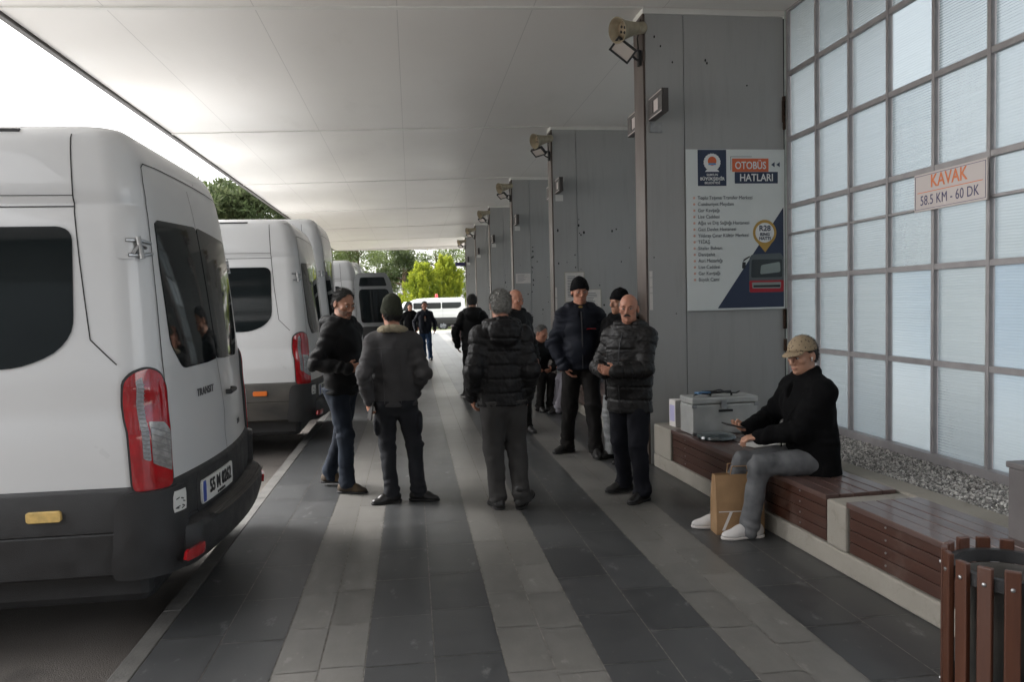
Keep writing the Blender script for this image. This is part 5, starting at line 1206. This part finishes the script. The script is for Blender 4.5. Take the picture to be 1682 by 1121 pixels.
    xl = np.abs((V-pel)@left); isarm = (da < .085+fat) & ((xl > .135*wide) | (z < .25) | (va > .25)); isarm &= va > .03
    disp = np.zeros(len(V)); kind = J['kind']
    if kind == 'puffer':
        pt = np.where(isarm, va/.085, (z-hz)/.108+.10*wob(V, 1.5, seed)); fr_ = np.abs(pt-np.round(pt))*np.where(isarm, .085, .108)
        disp = -.0095*np.exp(-(fr_/.0085)**2)+.004+wob(V, 9, seed+3)*.0024+wob(V, 22, seed+8)*.0016*(1+np.exp(-(fr_/.02)**2))
    else:
        A_ = {'plain': .0095, 'fleece': .0065, 'blazer': .005}[kind]
        disp = np.where(isarm, np.sin(va*70+3*wob(V, 3, seed))*A_*(.35+el_n), np.sin((z-hz)*34+4.2*wob(V, 2.2, seed+1))*A_*.55*np.clip(.6+wob(V, 2.5, seed+4), 0, 1.4)) + wob(V, 5.5, seed+2)*.0035
        disp += .006*np.exp(-((z-hz-.02)/.018)**2)*(~isarm)
    jo = skin_object('jacket', V+N*disp[:, None], Q, J['m'], root)
    fb = lambda x, z, off=.0: at(x, -(.128+fat*.7+off+belly*(.75 if .0 < z < .26 else .35)), z)
    if J.get('zip'):
        m = MB(); m.tube([fb(.0, hz+.015, .012), fb(0, .02, .012), fb(0, .2, .018), at(0, -.135-fat-belly*.3, .36), at(0, -.10-fat*.6, .50)], .0055, 6); m.build('zip', J['zip'], jo, smooth=True)
    if J.get('sherpa'):
        F = Field(); ring = [at(.098*math.sin(a), .012-.092*math.cos(a), .553+.026*-math.cos(a)) for a in [R(28+304*q/11) for q in range(12)]]
        for p, q in zip(ring, ring[1:]): F.cone(p, q, .031, .031, .012)
        V, Q = F.mesh(.006); V = V+vnormals(V, Q)*(wob(V, 34, 3)*.004)[:, None]; skin_object('sherpa_collar', V, Q, J['sherpa'], jo)
    if inner:
        F = Field(); F.cone(at(0,-.012,.30), at(0,-.006,.50), .135, .085, .03, (1,.66,1), T).ell(at(0,-.022,.535), (.066,.062,.035), .02, T); V, Q = F.mesh(.009); skin_object('shirt', V, Q, inner, root)
    return root, dict(at=at, hp=hp, fb=fb, tl=tl, s=s, jo=jo, arm=arm, hz=hz, back=lambda x, z, o=0.: at(x, .128+fat*.7+o, z))
F_BLACK = cloth('black_shell', (.0065,.0065,.007), .68, spec=.2); F_BLACK2 = cloth('black_wool', (.0055,.0055,.006), .95, bump=.5, bscale=160, spec=.1)
F_PUFF = cloth('black_puffer_nylon', (.0085,.008,.0085), .52, var=.2, bump=.35, bscale=55, spec=.25); F_PUFF2 = cloth('dark_puffer_nylon', (.0105,.0098,.0098), .5, bump=.35, bscale=55, spec=.28)
F_NAVY = cloth('navy_softshell', (.008,.010,.017), .68, spec=.2); F_CHAR = cloth('charcoal_canvas', (.062,.060,.062), .85, bump=.4, bscale=200, var=.12)
F_JEANS = cloth('dark_jeans', (.0085,.012,.020), .85, col2=(.019,.027,.042), vscale=5); F_BLKTR = cloth('black_trousers', (.009,.008,.0075), .85, spec=.2); F_GREYTR = cloth('grey_trousers', (.048,.046,.045), .85, var=.12); F_DKTR = cloth('dark_slate_trousers', (.017,.018,.022), .85)
F_NVTR = cloth('navy_trousers', (.010,.0105,.015), .85, spec=.2); F_GRJEANS = cloth('washed_grey_jeans', (.085,.088,.094), .85, col2=(.17,.173,.18), vscale=9, bump=.5); F_CAMO = cloth('pale_mottled_trousers', (.13,.135,.14), .85, col2=(.30,.31,.31), vscale=16); F_LILAC = cloth('pale_grey_trousers', (.21,.20,.225), .85)
F_SHERPA = cloth('cream_sherpa', (.36,.31,.22), .95, bump=.7, bscale=120); F_OLIVE = cloth('olive_knit', (.038,.042,.028), .95, bump=.6, bscale=150); F_KNIT = cloth('black_knit', (.007,.007,.008), .95, bump=.6, bscale=150, spec=.15); F_BLUEJ = cloth('blue_jeans', (.02,.045,.10), .85)
L_BLACK = mat('black_leather', (.012,.011,.011), .38, bump=.15, bscale=90); L_BROWN = mat('brown_suede', (.03,.022,.016), .7, col2=(.10,.06,.022), vscale=9); L_WHITE = mat('white_leather', (.62,.60,.59), .45, var=.05); SOLE_W = mat('white_sole', (.60,.57,.55), .6)
F_SHIRT = cloth('pale_patterned_shirt', (.40,.36,.31), .8, col2=(.16,.13,.12), vscale=30); F_WSHIRT = cloth('white_shirt', (.6,.6,.6), .8); F_YELLOW = cloth('mustard_lining', (.30,.19,.05), .85)
ZIPM = mat('dark_zip', (.03,.03,.032), .4, metal=.4)
UP = (0,0,1)
# 1 man at left in profile
p, K = person('man in black hooded jacket and dark jeans, facing sideways, beside the second van', (-.62,6.74,0), (.86,-.50), 1.755, skin='tan', lean=4, headdir=(.64,-.72,-.32), seed=11, wide=.98,
    feet=[((-.78,6.93),(.95,-.30),0), ((-.60,6.62),(.93,-.32),0)],
    arms=[dict(w=(-.46,6.88,1.05), pole=(-.7,.5,-.6), d=(.9,-.3,0), n=(0,-.4,.5), curl=35), dict(w=(-.555,6.49,1.085), pole=(-.9,-.15,-.5), d=(.95,.10,.05), n=(.1,.9,.1), curl=42)],
    jacket=dict(kind='plain', m=F_BLACK, fat=.012), pants=dict(m=F_JEANS, w=.98), shoes=dict(m=L_BROWN, laces=L_BROWN), hair=('salt','full'), beard='stubble', brow='salt', belly=.03, hem=.85)
# 2 beanie man from behind
p, K = person('man seen from behind in olive beanie and charcoal jacket with cream fleece collar', (-.155,6.20,0), (.10,1), 1.65, skin='ruddy', seed=22, headdir=(-.30,.95,-.05),
    feet=[((-.205,6.22),(-.85,-.35),0), ((.01,6.22),(.93,-.30),0)],
    arms=[dict(w=(-.365,6.17,.845), pole=(-.45,-.9,0), d=(.05,.1,-1), n=(.8,.5,0), curl=48), dict(w=(-.005,6.27,.90), pole=(.55,-.9,-.1), d=(-.4,.3,-1), pocket=1)],
    jacket=dict(kind='fleece', m=F_CHAR, fat=.012, sherpa=F_SHERPA, collar=0), pants=dict(m=F_DKTR, w=.97, cargo=1), shoes=dict(m=L_BLACK, boot=.05), hair=('black','full'), hat=('beanie', F_OLIVE, .085), hood=False, hem=.845)
m = MB()
yk = [K['at'](x, .142+.012-.55*x*x, .415-.02*abs(x)) for x in [-.16+.32*q/8 for q in range(9)]]; m.tube(yk, .0035, 5); m.build('yoke_seam', F_CHAR, K['jo'], smooth=True)
for sx in (-1, 1): MB().tube([K['at'](sx*.085, .150, .40), K['at'](sx*.075, .147, .2), K['at'](sx*.07, .142, K['hz']+.03)], .003, 5).build('panel_seam', F_CHAR, K['jo'], smooth=True)
m = MB(); m.cbox((0,0,0), (.012,.075,.15)); ph = m.build('phone', L_BLACK, bevel=.006); ph.location = (-.350,6.145,.765); ph.rotation_euler = (.1,.1,.5); tag(ph, 'black phone held low in the left hand of the olive beanie man', 'phone')
# 3 grey haired man walking away
person('grey haired man walking away in black quilted jacket and grey trousers', (.675,5.82,0), (-.10,1), 1.70, skin='ruddy', seed=33, headdir=(-.05,1,-.05), wide=1.0,
    feet=[((.625,5.86),(-.25,1),0), ((.805,5.80,.02),(.55,.8),-16)],
    arms=[dict(w=(.445,5.86,.885), pole=(-.25,-1,0), d=(.1,.15,-1), n=(1,.2,0), curl=40), dict(w=(.87,5.86,.87), pole=(.25,-1,0), d=(-.05,.15,-1), n=(-1,.2,0), curl=40)],
    jacket=dict(kind='puffer', m=F_PUFF, fat=.024), pants=dict(m=F_GREYTR, w=1.10), shoes=dict(m=L_BLACK, boot=.03), hair=('grey','full'), hem=.835)
# 4 tall man in navy
p, K = person('tall man in black knit hat, navy jacket and black trousers, facing the camera', (1.73,7.74,0), (-.12,-1), 1.83, skin='ruddy', seed=44, headdir=(-.02,-1,-.16), wide=1.0,
    feet=[((1.83,7.56),(-.10,-1),0), ((1.60,7.88),(-.92,-.45),0)],
    arms=[dict(w=(1.905,7.56,1.03), pole=(.9,.6,0), d=(-.45,-.3,-.8), n=(-.6,.3,.2), curl=30), dict(w=(1.535,7.66,.93), pole=(-.9,.5,0), d=(.5,-.1,-.8), pocket=1)],
    jacket=dict(kind='plain', m=F_NAVY, fat=.018, zip=ZIPM), pants=dict(m=F_BLKTR, w=1.06), shoes=dict(m=L_BLACK), hair=('salt','full'), hat=('beanie', F_KNIT, .03), belly=.03, inner=F_YELLOW, hem=.86)
m = MB(); m.tube([K['at'](.045,-.168,.33), K['at'](.075,-.168,.332), K['at'](.135,-.155,.33)], .0045, 5); m.build('chest_print', M_RED, K['jo'])
# 5 moustache man
p, K = person('bald man with dark moustache in long black quilted jacket, looking at the camera', (1.72,5.93,0), (-.70,-.72), 1.645, skin='ruddy', seed=55, headdir=(-.42,-.90,-.04), wide=1.0,
    feet=[((1.775,5.80),(-.80,-.55),0), ((1.72,6.12),(-.97,-.15),0)],
    arms=[dict(w=(1.54,5.67,1.05), pole=(.6,-.3,-.8), d=(-.85,.25,.15), n=(-.2,.9,.2), curl=48), dict(w=(1.50,5.88,1.03), pole=(-.3,.8,-.8), d=(-.5,-.8,.15), n=(.4,-.2,.6), curl=45)],
    jacket=dict(kind='puffer', m=F_PUFF2, fat=.024, zip=ZIPM), pants=dict(m=F_NVTR, w=1.08), shoes=dict(m=L_BLACK), hair=('grey','ring'), moustache='salt', brow='salt', belly=.05, hem=.745)
# 6 man behind the moustache man
person('man in black hat and dark coat standing half hidden behind the bald moustached man', (2.05,7.38,0), (-.85,-.45), 1.70, skin='tan', seed=66, vox=.01, detail=False,
    feet=[((2.05,7.26),(-.8,-.5),0), ((1.98,7.50),(-.9,-.35),0)], arms=[dict(w=(1.90,7.13,1.0), pole=(.6,-.4,-.8)), dict(w=(1.86,7.42,1.0), pole=(-.2,.8,-.8))],
    jacket=dict(kind='plain', m=F_BLACK2, fat=.02), pants=dict(m=F_CAMO, w=1.1), shoes=dict(m=L_BLACK), hair=('black','full'), hat=('beanie', F_KNIT, .03), hem=.62)
# 7 bald man behind the walking man
person('bald man with his head turned to the right, behind the grey haired walking man', (1.27,9.3,0), (.55,-.85), 1.765, skin='ruddy', seed=77, vox=.01, headdir=(.62,-.78,-.25),
    feet=[((1.36,9.22),(.5,-.85),0), ((1.18,9.28),(.4,-.9),0)], arms=[dict(w=(1.50,9.25,.90)), dict(w=(1.08,9.15,.90))],
    jacket=dict(kind='plain', m=F_BLACK, fat=.015), pants=dict(m=F_BLKTR), shoes=dict(m=L_BLACK), hair=('salt','ring'), hem=.84)
# 8 dark figure from behind
person('figure in long black coat seen from behind, left of the grey haired walking man', (1.03,13.0,0), (.1,1), 1.76, skin='fair', seed=88, vox=.011, detail=False,
    feet=[((.90,13.0),(-.5,.8),0), ((1.10,12.98),(.3,1),0)], arms=[dict(w=(.76,13.0,.90)), dict(w=(1.30,13.0,.90))],
    jacket=dict(kind='plain', m=F_BLACK, fat=.02), pants=dict(m=F_BLKTR), shoes=dict(m=L_BLACK, sole=SOLE_W), hair=('black','full'), hem=.80)
# 9, 10 seated far men
person('grey haired man in black jacket sitting bent forward, beyond the walking man', (1.86,11.35,0), (.35,-.93), 1.70, skin='ruddy', seed=99, vox=.010, headdir=(.55,-.75,-.35), seat=True, lean=20, detail=False,
    pelvis=(1.82,11.38,.50), feet=[((1.98,10.98),(.3,-.95),0), ((1.82,10.95),(.2,-.95),0)], arms=[dict(w=(2.02,11.02,.62), pole=(.9,.3,-.5)), dict(w=(1.74,11.0,.62), pole=(-.9,.3,-.5))],
    jacket=dict(kind='plain', m=F_BLACK, fat=.02), pants=dict(m=F_BLKTR), shoes=dict(m=L_BLACK), hair=('dgrey','full'), hem=.86)
person('seated man in pale grey trousers on the bench behind the tall navy man', (2.50,10.75,0), (-1,-.15), 1.70, skin='ruddy', seed=101, vox=.011, seat=True, lean=5, detail=False,
    pelvis=(2.56,10.75,.52), feet=[((2.06,10.68),(-1,-.1),0), ((2.07,10.95),(-1,0),0)], arms=[dict(w=(2.16,10.66,.66), pole=(.3,-.8,-.5)), dict(w=(2.16,10.9,.66), pole=(.3,.8,-.5))],
    jacket=dict(kind='plain', m=F_NAVY, fat=.015), pants=dict(m=F_LILAC, w=1.05), shoes=dict(m=L_BLACK), hair=('grey','full'), hem=.86)
st = tag(empty('folding_stool', (1.80,11.42,0)), 'thin metal framed stool under the grey haired sitting man', 'stool')
MB().box((-.19,-.17,.385), (.19,.17,.41)).build('seat', M_PLAS, st, bevel=.01)
for sx in (-1, 1):
    for sy_ in (-1, 1): MB().tube([(sx*.16, sy_*.14, .384), (sx*.19, sy_*.17, 0)], .011, 8).build('leg', M_STEEL, st)
# 11, 12 far walkers
person('man in dark blazer, patterned shirt and blue jeans walking towards the camera', (.37,22.1,0), (.05,-1), 1.70, skin='ruddy', seed=111, vox=.011, group='people walking up the platform', headdir=(-.05,-1,-.1),
    feet=[((.50,22.0),(.1,-1),0), ((.33,22.35,.05),(.05,-1),-22)], arms=[dict(w=(.64,22.0,.88)), dict(w=(.10,22.1,.88))], jacket=dict(kind='blazer', m=F_NAVY, fat=.008, vee=3.), pants=dict(m=F_BLUEJ), shoes=dict(m=L_BLACK), hair=('dgrey','full'), inner=F_SHIRT, hem=.80, hood=False)
m = MB(); o = None
person('person in black coat walking behind the man in the dark blazer', (-.05,24.2,0), (.1,-1), 1.66, skin='ruddy', seed=122, vox=.012, group='people walking up the platform', detail=False,
    feet=[((.05,24.1),(0,-1),0), ((-.13,24.3),(0,-1),0)], arms=[dict(w=(.2,24.1,.9)), dict(w=(-.3,24.1,.9))], jacket=dict(kind='plain', m=F_BLACK2, fat=.015), pants=dict(m=F_BLKTR), shoes=dict(m=L_BLACK), hair=('black','full'), hem=.70)
# 13 young man on the bench
M_CAP = mat('tan_cap', (.33,.25,.16), .8, bump=.3, bscale=150); t, pb = nodes_of(M_CAP)
vo = t.nodes.new('ShaderNodeTexVoronoi'); vo.inputs['Scale'].default_value = 46; t.links.new(objco(t), vo.inputs['Vector'])
k = mix_rgb(t, ramp(t, mth(t, 'ADD', vo.outputs['Distance'], mth(t, 'MULTIPLY', noise_out(t, 60, 3, objco(t)), .35)), .38, .46, (1,1,1), (0,0,0)), (.33,.25,.16), (.10,.075,.055)); t.links.new(k, pb.inputs['Base Color'])
p, K = person('young man in tan patterned cap, black jacket and grey jeans sitting on the bench', (2.55,4.78,0), (-1,-.10), 1.72, group='people sitting on the benches', skin='fair', seed=131, vox=.0068, seat=True, lean=7, headdir=(-.90,-.36,-.22), brow='black',
    pelvis=(2.655,4.78,.525), feet=[((2.195,4.76),(-1,-.06),0), ((2.10,5.02),(-1,.12),0)],
    arms=[dict(w=(2.29,4.80,.668), pole=(.75,-.75,-.4), d=(-.9,.38,-.12), n=(.0,.25,-1), curl=38), dict(w=(2.275,4.945,.70), pole=(.5,.8,-.4), d=(-.95,-.22,.10), n=(0,-.35,1), curl=34)],
    jacket=dict(kind='fleece', m=F_BLACK2, fat=.034), pants=dict(m=F_GRJEANS, w=.98), shoes=dict(m=L_WHITE, sole=SOLE_W, laces=SOLE_W, size=1.13), hair=('black','full'), hat=('cap', M_CAP), inner=F_WSHIRT, hood=False, hem=.755)
m = MB(); m.tube([K['at'](.13,-.105,.47), K['at'](.05,-.172,.33), K['at'](-.06,-.19,.15), K['at'](-.15,-.15,.02)], .006, 6, flat=.5); m.build('shoulder_strap', F_BLACK, K['jo'], smooth=True)
m = MB(); m.lathe([(.0005,-.006),(.006,-.004),(.006,.005),(.0005,.007)], 10, Matrix.Translation(Vector(K['hp'](.083,-.004,-.014)))); m.tube([K['hp'](.086,-.006,-.014), K['hp'](.085,-.012,-.034)], .003, 6); m.build('earbud', L_WHITE, p, smooth=True)
m = MB(); m.cbox((0,0,0), (.15,.074,.009)); ph = m.build('phone', L_BLACK, bevel=.004); ph.location = (2.145,4.90,.732); ph.rotation_euler = (0,R(-14),R(6)); ph.rotation_euler = (R(4),R(14),R(8)); tag(ph, 'black phone in the hands of the seated young man', 'phone')
M_KRAFT = mat('kraft_paper', (.33,.20,.10), .75, var=.12, vscale=8, bump=.25, bscale=25)
def paper_bag(loc, rz):
    root = tag(empty('paper_bag', loc, rz), 'brown kraft paper bag with white print standing between the seated man\'s feet', 'bag')
    m = MB(); w, d, h = .165, .065, .40; pts = []
    lv = [(0,1,1),(.10,1,1.02),(.22,1.0,.95),(.33,.99,.72),(.40,.985,.48)]
    for (z, a, c) in lv: pts.append([(-w*a,-d*c,z),(0,-d*c*1.08,z+.004),(w*a,-d*c,z),(w*a*(.96 if z > .2 else 1),0,z),(w*a,d*c,z),(0,d*c*1.05,z),(-w*a,d*c,z),(-w*a*(.96 if z > .2 else 1),0,z)])
    vs = [p for r in pts for p in r]; n = 8; fs = [(i*n+k, i*n+(k+1) % n, (i+1)*n+(k+1) % n, (i+1)*n+k) for i in range(4) for k in range(n)] + [tuple(reversed(range(n)))]
    o = m.add(vs, fs).build('bag_body', M_KRAFT, root); sm = o.modifiers.new('thick', 'SOLIDIFY'); sm.thickness = .002
    m = MB()
    for x0 in (-.13, .055):
        m.prism([(x0,-.0685,.03),(x0+.02,-.0685,.03),(x0+.075,-.0685,.155),(x0+.055,-.0685,.155)], (0,-.0015,0))
    m.prism([(-.15,-.0685,.155),(.15,-.0690,.155),(.15,-.0690,.161),(-.15,-.0685,.161)], (0,-.0015,0)); m.build('print', M_CARD, root)['kind'] = 'stuff'
    for y in (-.045, .045): MB().tube([(-.06,y*.7,.395),(-.05,y,.46),(.05,y,.46),(.06,y*.7,.395)], .0045, 6).build('handle', M_KRAFT, root, smooth=True)
paper_bag((2.165,4.90,0), R(-4))
